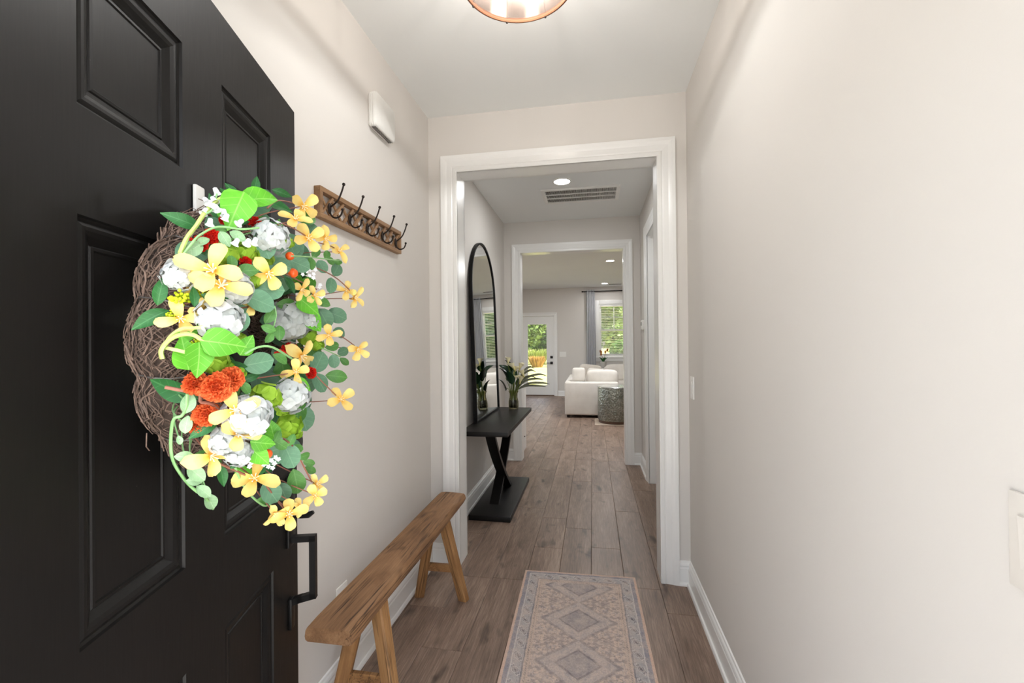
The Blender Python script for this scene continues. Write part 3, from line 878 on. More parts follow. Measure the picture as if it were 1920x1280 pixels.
for yy in (-0.055, 0.055):
    m = MB(); m.box(-VX + VF, VX - VF, yy - 0.004, yy + 0.004, -0.013, -0.002); m.build('divider', M_WHITEPLASTIC, vent)
m = MB(); m.box(-VX + VF, VX - VF, -VY + VF, VY - VF, -0.0022, -0.0008); m.build('filter', simple('vent_dark', (58, 56, 54), 0.9), vent)
m = MB()
nfin = 62
for k in range(nfin):
    x = -VX + VF + (2 * VX - 2 * VF) * (k + 0.5) / nfin
    m.add([(x - 0.003, -VY + VF, -0.003), (x + 0.0025, -VY + VF, -0.011), (x + 0.0025, VY - VF, -0.011), (x - 0.003, VY - VF, -0.003),
           (x - 0.002, -VY + VF, -0.003), (x + 0.0037, -VY + VF, -0.011), (x + 0.0037, VY - VF, -0.011), (x - 0.002, VY - VF, -0.003)],
          [(0, 1, 2, 3), (4, 5, 6, 7), (0, 1, 5, 4), (1, 2, 6, 5), (2, 3, 7, 6), (3, 0, 4, 7)])
fo = m.build('louvre_fins', M_WHITEPLASTIC, vent); fo['kind'] = 'stuff'
v2_ = empty('air_vent', (0.55, 10.95, H)); tag(v2_, 'small grey supply vent in the living room ceiling near the window', 'air vent')
m = MB(); m.box(-0.17, 0.17, -0.06, 0.06, -0.008, -0.0005, 0.002); m.build('frame', M_WHITEPLASTIC, v2_)
for k in range(6):
    m = MB(); m.box(-0.15, 0.15, -0.046 + k * 0.016, -0.038 + k * 0.016, -0.0095, -0.0075); m.build('slot', simple('vent_dark', (58, 56, 54), 0.9), v2_)

# ------------------------------------------------------------------ console table
M_BLKWOOD = wood('black_stained_wood', (11, 10, 9), (20, 18, 17), (32, 29, 27), rough=0.40, rand=0.0, spec=0.28)
tab = empty('console_table', (-0.790, 3.83, 0)); tag(tab, 'black wooden console table with crossed curved legs under the mirror', 'console table')
m = MB(); m.box(-0.182, 0.180, -0.630, 0.660, 0.664, 0.700, 0.006); m.build('tabletop', M_BLKWOOD, tab, smooth=30)
m = MB(); m.box(-0.155, 0.172, -0.515, 0.505, 0.001, 0.042, 0.005); m.build('base', M_BLKWOOD, tab, smooth=30)
for sgn in (1, -1):
    cur = bez((0, -0.47 * sgn, 0.664), (0, -0.24 * sgn + -0.02 * sgn, 0.373), (0, 0.24 * sgn, 0.040), 18)
    m = MB(); vs = []; fs = []
    hw, tk = 0.038, 0.0155
    xo = 0.010 * sgn
    for i, p in enumerate(cur):
        a = Vector(cur[max(i - 1, 0)]); b = Vector(cur[min(i + 1, len(cur) - 1)]); d = (b - a).normalized()
        nrm = Vector((0, -d.z, d.y)); p = Vector(p)
        zc = None
        for sx, sn in ((-1, -1), (1, -1), (1, 1), (-1, 1)):
            q = p + Vector((sx * hw + xo, 0, 0)) + nrm * sn * tk
            if i in (0, len(cur) - 1): q = q + d * ((p.z - q.z) / d.z)
            vs.append(q)
    k = len(cur)
    for i in range(k - 1):
        for j in range(4): fs.append((i * 4 + j, i * 4 + (j + 1) % 4, (i + 1) * 4 + (j + 1) % 4, (i + 1) * 4 + j))
    fs += [(0, 1, 2, 3), tuple(range(4 * k - 4, 4 * k))]
    m.add(vs, fs); m.build('leg', M_BLKWOOD, tab)

# ------------------------------------------------------------------ arched mirror
mir = empty('arched_mirror', (-0.9215, 3.970, 0.7005), 0); tag(mir, 'tall black framed arched mirror leaning on the wall above the console', 'mirror')
LEAN = radians(-1.75)
MW, MHt = 0.445, 1.555
def arch(w, h, base=0.0, n=28):
    pts = [(-w, base), ]
    for i in range(n + 1):
        a = pi - pi * i / n
        pts.append((w * cos(a), h - w + w * sin(a)))
    pts.append((w, base))
    return pts
outer = arch(MW, MHt); inner = arch(MW - 0.016, MHt - 0.016, 0.016)
m = MB(); k = len(outer)
XB, XF = -0.028, 0.0
vs = [(XB, a, b) for a, b in outer] + [(XF, a, b) for a, b in outer] + [(XF, a, b) for a, b in inner] + [(XB, a, b) for a, b in inner]
fs = []
for r_ in range(3):
    for i in range(k): fs.append((r_ * k + i, r_ * k + (i + 1) % k, (r_ + 1) * k + (i + 1) % k, (r_ + 1) * k + i))
for i in range(k): fs.append((3 * k + i, 3 * k + (i + 1) % k, (i + 1) % k, i))
m.add(vs, fs); m.build('frame', simple('matte_black', (11, 10, 9), 0.5, spec=0.2), mir, rot=(0, LEAN, 0))
t = NT('mirror_silver'); t.bsdf(t.ramp(t.noise(t.coords(), 3), [(0.3, S(232, 234, 233)), (0.7, S(236, 238, 237))]), 0.0, 1.0)
m = MB(); vs = [(-0.010, a, b) for a, b in inner] + [(-0.018, a, b) for a, b in inner]
m.add(vs, [tuple(range(k)), tuple(range(k, 2 * k))] + [(i, (i + 1) % k, (i + 1) % k + k, i + k) for i in range(k)])
m.build('mirror_glass', t.m, mir, rot=(0, LEAN, 0))
# ------------------------------------------------------------------ wreath on the front door
YELLOW = [(-0.03,-0.195,0.247,0.0239,60),(-0.1,-0.207,0.202,0.0201,250),(-0.062,-0.215,0.179,0.023,300),(0.041,-0.213,0.204,0.0205,0),(0.124,-0.219,0.194,0.0189,40),(-0.275,-0.167,0.086,0.028,70),(-0.275,-0.176,0.066,0.0266,250),(-0.271,-0.137,0.073,0.0196,180),(-0.205,-0.206,0.095,0.0228,120),(-0.284,-0.131,0.024,0.0191,200),(-0.275,-0.148,0.036,0.0139,90),(0.016,-0.175,0.098,0.0178,150),(0.06,-0.185,0.091,0.0176,30),(-0.218,-0.187,0.044,0.0138,-20),(0.186,-0.217,0.115,0.0188,170),(0.196,-0.232,0.098,0.0215,-30),(0.123,-0.196,0.01,0.0211,100),(0.216,-0.235,-0.021,0.0232,70),(0.066,-0.155,-0.033,0.0286,60),(-0.126,-0.216,-0.057,0.0176,280),(0.146,-0.214,-0.136,0.0253,200),(-0.256,-0.184,-0.1,0.0231,110),(-0.245,-0.181,-0.134,0.0221,250),(-0.241,-0.143,-0.163,0.025,100),(-0.171,-0.17,-0.217,0.0263,80),(-0.059,-0.152,-0.31,0.019,200),(-0.049,-0.173,-0.318,0.0242,270),(0.011,-0.202,-0.282,0.0187,30),(-0.006,-0.206,-0.299,0.0194,200),(-0.032,-0.186,-0.31,0.0138,0)]
WHITE = [(-0.281,-0.129,0.079,0.0213,0),(-0.254,-0.181,0.065,0.0247,0),(-0.27,-0.173,0.023,0.0296,0),(-0.18,-0.199,0.154,0.0278,0),(0.069,-0.131,0.036,0.0441,0),(-0.236,-0.191,-0.11,0.0329,0),(-0.131,-0.21,-0.094,0.0297,0),(-0.238,-0.163,-0.143,0.0223,0),(-0.217,-0.169,-0.166,0.02,0),(0.082,-0.163,0.042,0.0247,0)]
ORANGE = [(-0.278,-0.144,-0.06,0.0152,0),(-0.27,-0.166,-0.065,0.0197,0),(-0.256,-0.177,-0.058,0.0166,0),(-0.258,-0.147,-0.103,0.0165,0),(-0.257,-0.134,-0.116,0.0129,0)]
RED = [(-0.253,-0.137,0.126,0.0123,0),(-0.241,-0.147,0.139,0.0125,0),(-0.17,-0.172,0.177,0.0115,0),(-0.186,-0.2,0.153,0.0121,0),(-0.212,-0.177,0.11,0.0093,0),(-0.228,-0.17,0.096,0.0076,0),(0.078,-0.13,-0.02,0.0167,0),(0.069,-0.173,-0.07,0.0144,0),(-0.144,-0.198,-0.027,0.0094,0),(-0.207,-0.144,0.171,0.007,0)]
BERRY = [(-0.076,-0.194,0.115,0.0084,0),(-0.117,-0.204,0.137,0.0071,0),(-0.164,-0.186,-0.181,0.0075,0)]
BRIGHT = [(-0.222,-0.17,0.182,0.032,250),(-0.184,-0.188,0.211,0.0292,20),(-0.287,-0.186,-0.009,0.0261,-10),(-0.291,-0.141,-0.021,0.0217,100),(-0.302,-0.163,-0.029,0.0227,265),(-0.276,-0.165,0.023,0.0209,50),(0.053,-0.177,0.068,0.0261,-40),(0.079,-0.177,0.037,0.0269,-50),(-0.208,-0.199,-0.155,0.0172,-15),(-0.204,-0.192,-0.175,0.0188,-50),(0.043,-0.166,-0.095,0.0215,-30),(-0.157,-0.19,-0.144,0.0168,100),(-0.272,-0.134,0.004,0.0126,20),(-0.248,-0.195,-0.011,0.0162,60)]
DARK = [(-0.241,-0.108,0.161,0.0235,165),(-0.283,-0.107,0.059,0.0191,80),(-0.288,-0.098,0.023,0.0229,215),(-0.061,-0.126,0.274,0.0171,80),(-0.143,-0.126,0.236,0.0153,130),(-0.081,-0.174,0.23,0.0242,-5),(-0.181,-0.128,-0.208,0.0177,-80),(-0.261,-0.146,-0.123,0.0199,210),(-0.216,-0.166,-0.176,0.0154,60),(-0.239,-0.146,0.119,0.0192,-10),(-0.014,-0.166,0.102,0.0182,-60),(-0.234,-0.178,-0.043,0.0195,-25),(-0.216,-0.186,-0.058,0.0139,20),(-0.021,-0.156,0.273,0.018,-10),(-0.27,-0.173,0.047,0.0226,-20),(-0.284,-0.148,0.052,0.0137,90)]
EUCALYPTUS = [(-0.194,-0.204,0.072,0.0205,0),(-0.218,-0.2,0.052,0.022,-20),(-0.066,-0.201,0.133,0.0199,-20),(-0.019,-0.198,0.227,0.0211,10),(-0.002,-0.203,0.211,0.0146,-60),(0.154,-0.205,0.159,0.0173,60),(0.114,-0.204,0.118,0.0177,-95),(0.101,-0.19,0.079,0.0185,-10),(0.155,-0.205,0.055,0.023,-20),(0.118,-0.188,0.046,0.0244,-60),(-0.249,-0.185,0.02,0.0167,50),(0.05,-0.137,0.07,0.0205,0),(0.17,-0.206,0.016,0.0164,-20),(-0.189,-0.194,0.138,0.0199,-70),(0.012,-0.205,0.169,0.0129,60),(0.075,-0.207,0.177,0.0117,80),(0.004,-0.199,0.146,0.0128,-80),(0.056,-0.203,0.149,0.0146,-60),(-0.198,-0.205,0.031,0.0121,60),(-0.202,-0.205,0.013,0.0105,160),(0.076,-0.12,0.03,0.0169,-60),(-0.161,-0.204,0.008,0.0127,-90),(-0.199,-0.205,0.0,0.0098,-120),(-0.229,-0.187,0.094,0.0158,10),(0.104,-0.206,0.17,0.011,-50),(0.142,-0.211,0.174,0.0103,0),(-0.154,-0.206,0.115,0.0161,-10),(-0.241,-0.173,0.104,0.0112,90),(-0.233,-0.155,0.15,0.0071,0),(-0.22,-0.199,-0.037,0.0204,10),(0.106,-0.18,-0.048,0.0251,60),(0.147,-0.206,-0.083,0.024,-10),(0.085,-0.188,-0.092,0.0225,-60),(0.141,-0.201,-0.049,0.0159,-80),(0.199,-0.206,-0.028,0.0144,20),(0.145,-0.198,-0.015,0.0171,10),(0.207,-0.207,-0.052,0.0133,-40),(-0.137,-0.205,-0.095,0.0115,90),(-0.108,-0.198,-0.199,0.0222,-70),(-0.002,-0.17,-0.275,0.0272,-80),(-0.058,-0.147,-0.275,0.0217,-60),(-0.026,-0.155,-0.284,0.0188,-70),(-0.145,-0.198,-0.171,0.013,-40),(-0.087,-0.203,-0.191,0.0123,-20),(-0.047,-0.201,-0.214,0.012,5),(0.002,-0.193,-0.239,0.0117,-20),(0.03,-0.186,-0.26,0.0121,-35),(-0.117,-0.204,-0.17,0.011,60),(-0.056,-0.134,-0.288,0.0118,-10),(-0.161,-0.2,-0.154,0.0095,60),(-0.236,-0.187,-0.071,0.0114,-60),(-0.157,-0.204,-0.033,0.0128,-40)]
PALE = [(-0.271,-0.13,-0.115,0.0119,80),(-0.251,-0.116,-0.161,0.0115,170),(-0.23,-0.119,-0.19,0.0149,-50),(-0.221,-0.113,-0.202,0.0113,-10),(-0.198,-0.111,-0.225,0.0125,-50),(-0.16,-0.1,-0.253,0.0149,-65),(-0.279,-0.137,-0.086,0.0138,80),(-0.265,-0.118,-0.136,0.0063,100),(-0.243,-0.165,0.136,0.0118,-60),(-0.23,-0.176,0.143,0.0113,-30),(-0.26,-0.146,0.128,0.0093,40),(-0.269,-0.138,0.116,0.0155,220),(-0.191,-0.193,0.163,0.0112,-30)]
CHARTREUSE = [(-0.23,-0.159,0.118,0.0203,0),(-0.206,-0.176,0.126,0.0188,0),(-0.174,-0.19,0.121,0.014,0),(-0.208,-0.185,0.084,0.0156,0),(0.109,-0.156,0.008,0.0253,0),(0.122,-0.171,-0.011,0.0187,0),(-0.235,-0.179,-0.004,0.012,0),(-0.096,-0.194,0.164,0.011,0),(-0.257,-0.158,-0.033,0.0216,0),(-0.245,-0.168,-0.042,0.0117,0),(-0.185,-0.192,-0.09,0.0259,0),(-0.103,-0.195,-0.148,0.0272,0),(-0.116,-0.192,-0.116,0.0178,0),(-0.232,-0.177,-0.05,0.0105,0),(-0.07,-0.195,-0.169,0.0132,0)]
FUZZ = [(-0.281,-0.128,0.05,0.0124,0),(-0.285,-0.122,0.029,0.0075,0),(-0.278,-0.147,-0.008,0.0069,0),(-0.262,-0.143,0.06,0.0085,0),(-0.247,-0.167,0.038,0.0059,0)]
BELL = [(-0.248,-0.142,0.172,0.0062,200),(-0.24,-0.147,0.181,0.0063,120),(-0.219,-0.142,0.209,0.0065,90),(-0.254,-0.152,0.156,0.0061,250),(-0.239,-0.165,0.167,0.0063,-40),(-0.229,-0.179,0.163,0.0064,-60),(-0.247,-0.182,0.131,0.0062,-90),(-0.234,-0.191,0.134,0.0064,-80),(-0.226,-0.197,0.137,0.0065,-70),(-0.231,-0.145,0.193,0.0064,0),(-0.237,-0.138,0.19,0.0063,170),(-0.238,-0.152,0.18,0.0063,-20),(-0.236,-0.161,0.174,0.0063,100)]
TINY = [(0.004,-0.19,0.131,0.0041,0),(0.016,-0.193,0.136,0.0042,0),(0.038,-0.192,0.131,0.0043,0),(0.027,-0.188,0.126,0.0042,0),(0.043,-0.19,0.124,0.0043,0),(0.075,-0.193,0.114,0.0045,0),(0.077,-0.191,0.11,0.0045,0),(0.098,-0.192,0.095,0.0046,0),(0.086,-0.186,0.093,0.0045,0),(0.036,-0.196,0.139,0.0043,0),(-0.003,-0.185,0.124,0.0041,0),(0.095,-0.189,0.09,0.0046,0),(-0.172,-0.188,-0.191,0.0037,0),(-0.165,-0.192,-0.191,0.0037,0),(-0.156,-0.193,-0.198,0.0038,0),(-0.163,-0.187,-0.201,0.0037,0),(-0.174,-0.185,-0.195,0.0037,0),(-0.159,-0.196,-0.188,0.0038,0),(-0.151,-0.197,-0.193,0.0038,0),(-0.203,-0.173,-0.183,0.0035,0),(-0.196,-0.176,-0.187,0.0036,0),(-0.193,-0.18,-0.183,0.0036,0),(-0.194,-0.173,-0.192,0.0036,0),(-0.202,-0.188,-0.158,0.0035,0),(-0.2,-0.188,-0.161,0.0036,0),(-0.153,-0.189,-0.206,0.0038,0)]
STEM = {'vine':[([(-0.167,-0.181,0.225),(-0.202,-0.169,0.206),(-0.21,-0.158,0.207),(-0.225,-0.149,0.196),(-0.247,-0.143,0.172),(-0.264,-0.139,0.147),(-0.276,-0.135,0.129),(-0.285,-0.132,0.107)],0.0035),([(-0.285,-0.181,-0.012),(-0.295,-0.168,-0.007),(-0.301,-0.156,0.002),(-0.306,-0.144,0.002),(-0.31,-0.133,-0.005),(-0.312,-0.126,-0.017),(-0.31,-0.126,-0.027)],0.0035),([(-0.288,-0.168,0.013),(-0.295,-0.155,0.011),(-0.302,-0.144,0.01),(-0.305,-0.133,0.001),(-0.306,-0.128,-0.008)],0.003),([(-0.295,-0.155,-0.023),(-0.302,-0.142,-0.018),(-0.306,-0.124,-0.013)],0.003)],'green':[([(-0.284,-0.139,-0.073),(-0.279,-0.135,-0.09),(-0.277,-0.128,-0.102),(-0.278,-0.12,-0.105),(-0.274,-0.114,-0.118),(-0.261,-0.105,-0.147),(-0.246,-0.1,-0.171),(-0.221,-0.099,-0.201),(-0.202,-0.102,-0.222),(-0.18,-0.103,-0.239),(-0.119,-0.082,-0.278)],0.0026),([(-0.287,-0.133,0.099),(-0.278,-0.141,0.12),(-0.268,-0.147,0.135),(-0.252,-0.161,0.15),(-0.233,-0.183,0.152),(-0.211,-0.196,0.16)],0.002),([(-0.138,-0.215,0.133),(-0.042,-0.211,0.15),(0.054,-0.214,0.164),(0.142,-0.218,0.177)],0.0018),([(-0.198,-0.154,-0.19),(-0.163,-0.148,-0.226),(-0.105,-0.135,-0.264),(-0.061,-0.136,-0.296),(-0.052,-0.145,-0.296)],0.0022),([(-0.259,-0.198,-0.023),(-0.243,-0.209,-0.014),(-0.222,-0.219,-0.015),(-0.166,-0.224,-0.033)],0.002),([(-0.186,-0.207,0.048),(-0.181,-0.207,0.035),(-0.186,-0.206,0.019),(-0.197,-0.205,0.0)],0.0016),([(0.115,-0.182,-0.018),(0.136,-0.195,-0.028),(0.178,-0.206,-0.04)],0.0016),([(-0.251,-0.141,0.167),(-0.243,-0.149,0.176),(-0.215,-0.142,0.212)],0.0016)],'brown':[([(-0.034,-0.18,0.251),(-0.099,-0.179,0.235),(-0.142,-0.179,0.209)],0.0016),([(0.072,-0.187,0.104),(0.012,-0.176,0.112),(-0.142,-0.204,0.105)],0.0017),([(0.191,-0.232,0.108),(0.158,-0.213,0.132),(0.081,-0.212,0.137),(0.016,-0.206,0.139)],0.0016),([(0.124,-0.219,0.194),(0.111,-0.207,0.202),(-0.003,-0.215,0.185)],0.0015),([(0.215,-0.228,-0.014),(0.174,-0.214,0.004),(0.133,-0.203,0.015)],0.0015),([(-0.154,-0.2,0.184),(-0.117,-0.209,0.184),(-0.074,-0.214,0.182)],0.0015),([(0.074,-0.168,-0.057),(0.08,-0.194,-0.089),(0.112,-0.213,-0.122)],0.0016),([(-0.286,-0.114,-0.064),(-0.281,-0.131,-0.069),(-0.273,-0.147,-0.075),(-0.271,-0.148,-0.085),(-0.264,-0.157,-0.089),(-0.253,-0.163,-0.102)],0.003),([(-0.216,-0.141,-0.18),(-0.196,-0.151,-0.195),(-0.174,-0.158,-0.21)],0.0022),([(-0.138,-0.2,-0.163),(-0.095,-0.201,-0.188),(-0.036,-0.193,-0.23),(0.012,-0.194,-0.279)],0.0018),([(-0.068,-0.144,-0.26),(-0.042,-0.154,-0.297),(-0.042,-0.17,-0.309)],0.002)]}
WR_M = Matrix.Translation(DOOR_O) @ Matrix.Rotation(DA, 4, 'Z')
wloc = WR_M @ Vector((0.46, 0.0, 1.36))
wreath = empty('flower_wreath', wloc, DA)
tag(wreath, 'grapevine wreath with yellow, white and orange artificial flowers on the black door', 'wreath')
hk = empty('wreath_hook', WR_M @ Vector((0.447, -0.001, 1.60)), DA); tag(hk, 'small white adhesive hook on the black door above the wreath', 'hook')
m = MB(); m.box(-0.014, 0.014, -0.007, 0.0, -0.04, 0.045, 0.003); m.build('back_plate', M_WHITEPLASTIC, hk, smooth=40)
m = MB(); m.tube([(0, -0.004, -0.012), (0, -0.018, -0.024), (0, -0.030, -0.020), (0, -0.033, -0.004)], 0.006, 8); m.build('prong', M_WHITEPLASTIC, hk, smooth=50)

# vine ring: bundles of twigs pinched by wire
M_TWIG = simple('grapevine_twig', (112, 92, 80), 0.85, var=0.4, nscale=60)
rv = random.Random(11)
vm = MB()
RR, TR = 0.178, 0.056
NB = 13
for k in range(2300):
    ph0 = rv.uniform(0, 2 * pi); span = rv.uniform(0.25, 0.75)
    ps = rv.uniform(0, 2 * pi); sw = rv.uniform(-1.3, 1.3); rad = TR * (rv.uniform(0.55, 1.0) ** 0.6); wf = rv.uniform(8, 26); wa = rv.uniform(0.001, 0.0045); wp = rv.uniform(0, 6)
    n_ = int(5 + span * 13)
    pts = []
    for i in range(n_ + 1):
        t_ = i / n_; ph = ph0 + span * t_
        pinch = 0.80 + 0.24 * abs(sin(ph * NB / 2.0)) ** 0.7
        a = ps + 0.25 * sin(wf * t_ + wp) + sw * t_
        r_ = rad * pinch + wa * sin(wf * t_ + wp)
        R_ = RR + r_ * cos(a)
        pts.append((R_ * cos(ph), -0.055 - r_ * sin(a) * 0.88, R_ * sin(ph) * 1.05))
    vm.tube(pts, rv.uniform(0.0005, 0.0012), 3, cap=False)
for k in range(46):            # stray twigs sticking out
    ph = rv.uniform(0, 2 * pi); a = rv.uniform(0, 2 * pi)
    p0 = Vector(((RR + TR * cos(a)) * cos(ph), -0.055 - TR * sin(a), (RR + TR * cos(a)) * sin(ph) * 1.05))
    tg = Vector((-sin(ph), rv.uniform(-.3, .3), cos(ph))); out_ = Vector((cos(ph), -0.2, sin(ph)))
    L = rv.uniform(0.03, 0.08)
    vm.tube([p0, p0 + tg * L * 0.5 + out_ * 0.012, p0 + tg * L + out_ * 0.006], 0.0009, 3, cap=False)
vr = vm.build('vine_ring', M_TWIG, wreath); vr['kind'] = 'stuff'
core = MB(); vs = []; fs = []
for i in range(72):
    ph = 2 * pi * i / 72; pinch = (0.80 + 0.24 * abs(sin(ph * NB / 2.0)) ** 0.7) * 0.86
    for j in range(12):
        a = 2 * pi * j / 12; R_ = RR + TR * pinch * cos(a)
        vs.append((R_ * cos(ph), -0.055 - TR * pinch * 0.88 * sin(a), R_ * sin(ph) * 1.05))
for i in range(72):
    for j in range(12): fs.append((i * 12 + j, i * 12 + (j + 1) % 12, ((i + 1) % 72) * 12 + (j + 1) % 12, ((i + 1) % 72) * 12 + j))
core.add(vs, fs); core.build('vine_core', simple('vine_core_brown', (64, 51, 43), 0.95, var=0.3, nscale=120, bump=0.6, bscale=160), wreath, smooth=60)
for k in range(NB):
    ph = 2 * pi * k / NB
    pts = []
    for j in range(15):
        a = 2 * pi * j / 14; rr_ = TR * 0.84; R_ = RR + rr_ * cos(a)
        pts.append((R_ * cos(ph + 0.03 * sin(a)), -0.055 - rr_ * 0.9 * sin(a), R_ * sin(ph + 0.03 * sin(a)) * 1.05))
    MB().tube(pts, 0.0012, 5, cap=False).build('binding_wire', simple('thin_wire', (150, 146, 142), 0.4, 0.8), wreath)

FACE = Vector((-0.80, -0.60, 0.05)).normalized()      # side the arrangement is dressed for: the visitor coming up to the door
SIDE = Vector((0, 0, 1)).cross(FACE).normalized()
UPV = FACE.cross(SIDE)
ra = random.Random(21)
def aim(angle, tilt=0.35, spread=0.3):
    """matrix whose local Z looks out of the arrangement and local Y is the tip direction"""
    f = (FACE + SIDE * ra.uniform(-spread, spread) + UPV * ra.uniform(-spread, spread)).normalized()
    a = radians(angle)
    y = SIDE * cos(a) + UPV * sin(a)
    y = (y + f * ra.uniform(-tilt, tilt)); y = (y - f * y.dot(f) * 0.75).normalized()
    x = y.cross(f).normalized(); f = x.cross(y)
    return Matrix((x, y, f)).transposed()
def put(name, me, e, parent=None, scale=None, tilt=0.35, spread=0.3, sub=None):
    o = link(name, me, wreath if parent is None else parent, e[:3])
    o.rotation_euler = aim(e[4], tilt, spread).to_euler()
    s = scale if scale is not None else e[3]
    o.scale = (s, s, s)
    if sub is not None:
        for nm, sme in sub: link(nm, sme, o)
    return o

def leaf_mesh(name, mat, w, kind='oval', curl=0.2, fold=0.15, nl=9, wave=0.0, seed=0):
    """unit leaf: length 2 along Y (-1..1), width w, gently folded along the midrib, thin but solid"""
    rr = random.Random(seed); vs = []; fs = []
    for i in range(nl + 1):
        t_ = i / nl; y = -1 + 2 * t_
        if kind == 'oval': wd = sin(pi * t_) ** 0.65
        elif kind == 'round': wd = sin(pi * min(1, t_ * 1.0)) ** 0.5
        elif kind == 'heart': wd = (sin(pi * t_ ** 0.62) ** 0.8) * (1.0 if t_ > 0 else 0.3)
        else: wd = sin(pi * t_ ** 0.85) ** 0.9
        wd = max(wd, 0.03) * w
        z0 = -curl * (y * y) + 0.04 * sin(5 * t_ + seed)
        for j, u in enumerate((-1, -0.55, 0, 0.55, 1)):
            vs.append((u * wd, y, z0 + fold * abs(u) ** 1.3 * wd / w + wave * sin(9 * t_ + u * 2 + seed) * abs(u)))
    for i in range(nl):
        for j in range(4): fs.append((i * 5 + j, i * 5 + j + 1, (i + 1) * 5 + j + 1, (i + 1) * 5 + j))
    n_ = len(vs)
    vs += [(x, y, z - 0.025) for x, y, z in vs]
    fs += [tuple(n_ + q for q in reversed(f)) for f in list(fs)]
    mb = MB(); mb.add(vs, fs)
    return mb.mesh(name, mat, 70)
def veined(name, rgb, vein, trans=0.25, rough=0.45):
    if name in MATS: return MATS[name]
    t = NT(name)
    tc = t.n('ShaderNodeTexCoord'); sp = t.n('ShaderNodeSeparateXYZ'); t.t.links.new(tc.outputs['Object'], sp.inputs[0])
    mid = t.ramp(t.math('ABSOLUTE', sp.outputs[0]), [(0.0, B(1)), (0.045, B(0))])
    sv = t.math('SINE', t.math('MULTIPLY', t.math('SUBTRACT', sp.outputs[1], t.math('MULTIPLY', t.math('ABSOLUTE', sp.outputs[0]), 0.8)), 16.0))
    side = t.ramp(sv, [(0.93, B(0)), (1.0, B(0.5))])
    vf = t.math('MAXIMUM', mid, side)
    oi = t.n('ShaderNodeObjectInfo')
    c = S(*rgb)
    base = t.ramp(oi.outputs['Random'], [(0.0, tuple(x * 0.78 for x in c[:3])), (1.0, tuple(min(1, x * 1.12) for x in c[:3]))])
    base = t.mix(t.ramp(t.noise(tc.outputs['Object'], 2.2, 3), [(0.35, B(0)), (0.7, B(0.35))]), base, tuple(x * 0.65 for x in c[:3]) + (1,))
    col = t.mix(t.math('MULTIPLY', vf, 0.55), base, S(*vein))
    b = t.n('ShaderNodeBsdfPrincipled'); t.put(b.inputs['Base Color'], col); b.inputs['Roughness'].default_value = rough
    b.inputs['Specular IOR Level'].default_value = 0.35
    tl = t.n('ShaderNodeBsdfTranslucent'); t.put(tl.inputs[0], col)
    mx = t.n('ShaderNodeMixShader'); mx.inputs[0].default_value = trans
    t.t.links.new(b.outputs[0], mx.inputs[1]); t.t.links.new(tl.outputs[0], mx.inputs[2]); t.t.links.new(mx.outputs[0], t.out.inputs[0])
    MATS[name] = t.m
    return t.m
M_BRIGHT = veined('pothos_green', (104, 186, 52), (176, 232, 120))
M_DKLEAF = veined('dark_leaf_green', (52, 112, 58), (92, 150, 92))
M_EUC = veined('eucalyptus_green', (104, 148, 116), (140, 180, 146))
M_EUC2 = veined('leafy_green', (92, 148, 72), (130, 180, 104))
M_PALE = veined('pale_green_leaf', (158, 196, 150), (196, 222, 184))
def petal(mb, ang, L, w, lift, curl, nl=6, off=0.08, tip=0.7):
    ca, sa = cos(ang), sin(ang)
    o = []
    for i in range(nl + 1):
        t_ = i / nl
        wd = w * (sin(pi * (0.08 + 0.90 * t_) ** tip) ** 0.8)
        r_ = off + L * t_
        z = lift * t_ + curl * t_ * t_
        for u in (-1, 0, 1):
            x, y = r_, u * wd
            zz = z + 0.10 * abs(u) * wd / max(w, 1e-4) * L * 0.5
            o.append((x * ca - y * sa, x * sa + y * ca, zz))
    fs = []
    for i in range(nl):
        for j in range(2): fs.append((i * 3 + j, i * 3 + j + 1, (i + 1) * 3 + j + 1, (i + 1) * 3 + j))
    mb.add(o, fs)
def radial(name, c_in, c_out, r0, r1, trans=0.2, rough=0.55):
    t = NT(name)
    tc = t.n('ShaderNodeTexCoord'); ln = t.n('ShaderNodeVectorMath', operation='LENGTH'); t.t.links.new(tc.outputs['Object'], ln.inputs[0])
    oi = t.n('ShaderNodeObjectInfo')
    g_ = t.noise(tc.outputs['Object'], 5, 3)
    col = t.ramp(t.math('ADD', ln.outputs['Value'], t.math('MULTIPLY_ADD', g_, 0.3, -0.15)), [(r0, S(*c_in)), (r1, S(*c_out))])
    col = t.mix(t.math('MULTIPLY', oi.outputs['Random'], 0.25), col, S(*[min(255, x * 0.92) for x in c_in]))
    b = t.n('ShaderNodeBsdfPrincipled'); t.put(b.inputs['Base Color'], col); b.inputs['Roughness'].default_value = rough
    b.inputs['Specular IOR Level'].default_value = 0.2
    tl = t.n('ShaderNodeBsdfTranslucent'); t.put(tl.inputs[0], col)
    mx = t.n('ShaderNodeMixShader'); mx.inputs[0].default_value = trans
    t.t.links.new(b.outputs[0], mx.inputs[1]); t.t.links.new(tl.outputs[0], mx.inputs[2]); t.t.links.new(mx.outputs[0], t.out.inputs[0])
    MATS[name] = t.m
    return t.m
M_YEL = radial('yellow_petal', (240, 182, 66), (244, 222, 142), 0.05, 0.7)
M_WHT = radial('white_petal', (186, 195, 182), (214, 217, 218), 0.1, 0.8, 0.3)
M_ORG = radial('orange_petal', (206, 78, 30), (232, 124, 72), 0.45, 1.05, 0.15)
M_RED = radial('red_petal', (176, 14, 12), (222, 46, 30), 0.3, 1.0, 0.1)
M_CHA = radial('chartreuse_petal', (112, 158, 30), (172, 208, 72), 0.2, 1.0, 0.25)
M_FUZ = simple('yellow_green_fuzz', (186, 205, 24), 0.8)
M_STAMEN = simple('cream_stamen', (244, 236, 196), 0.7)
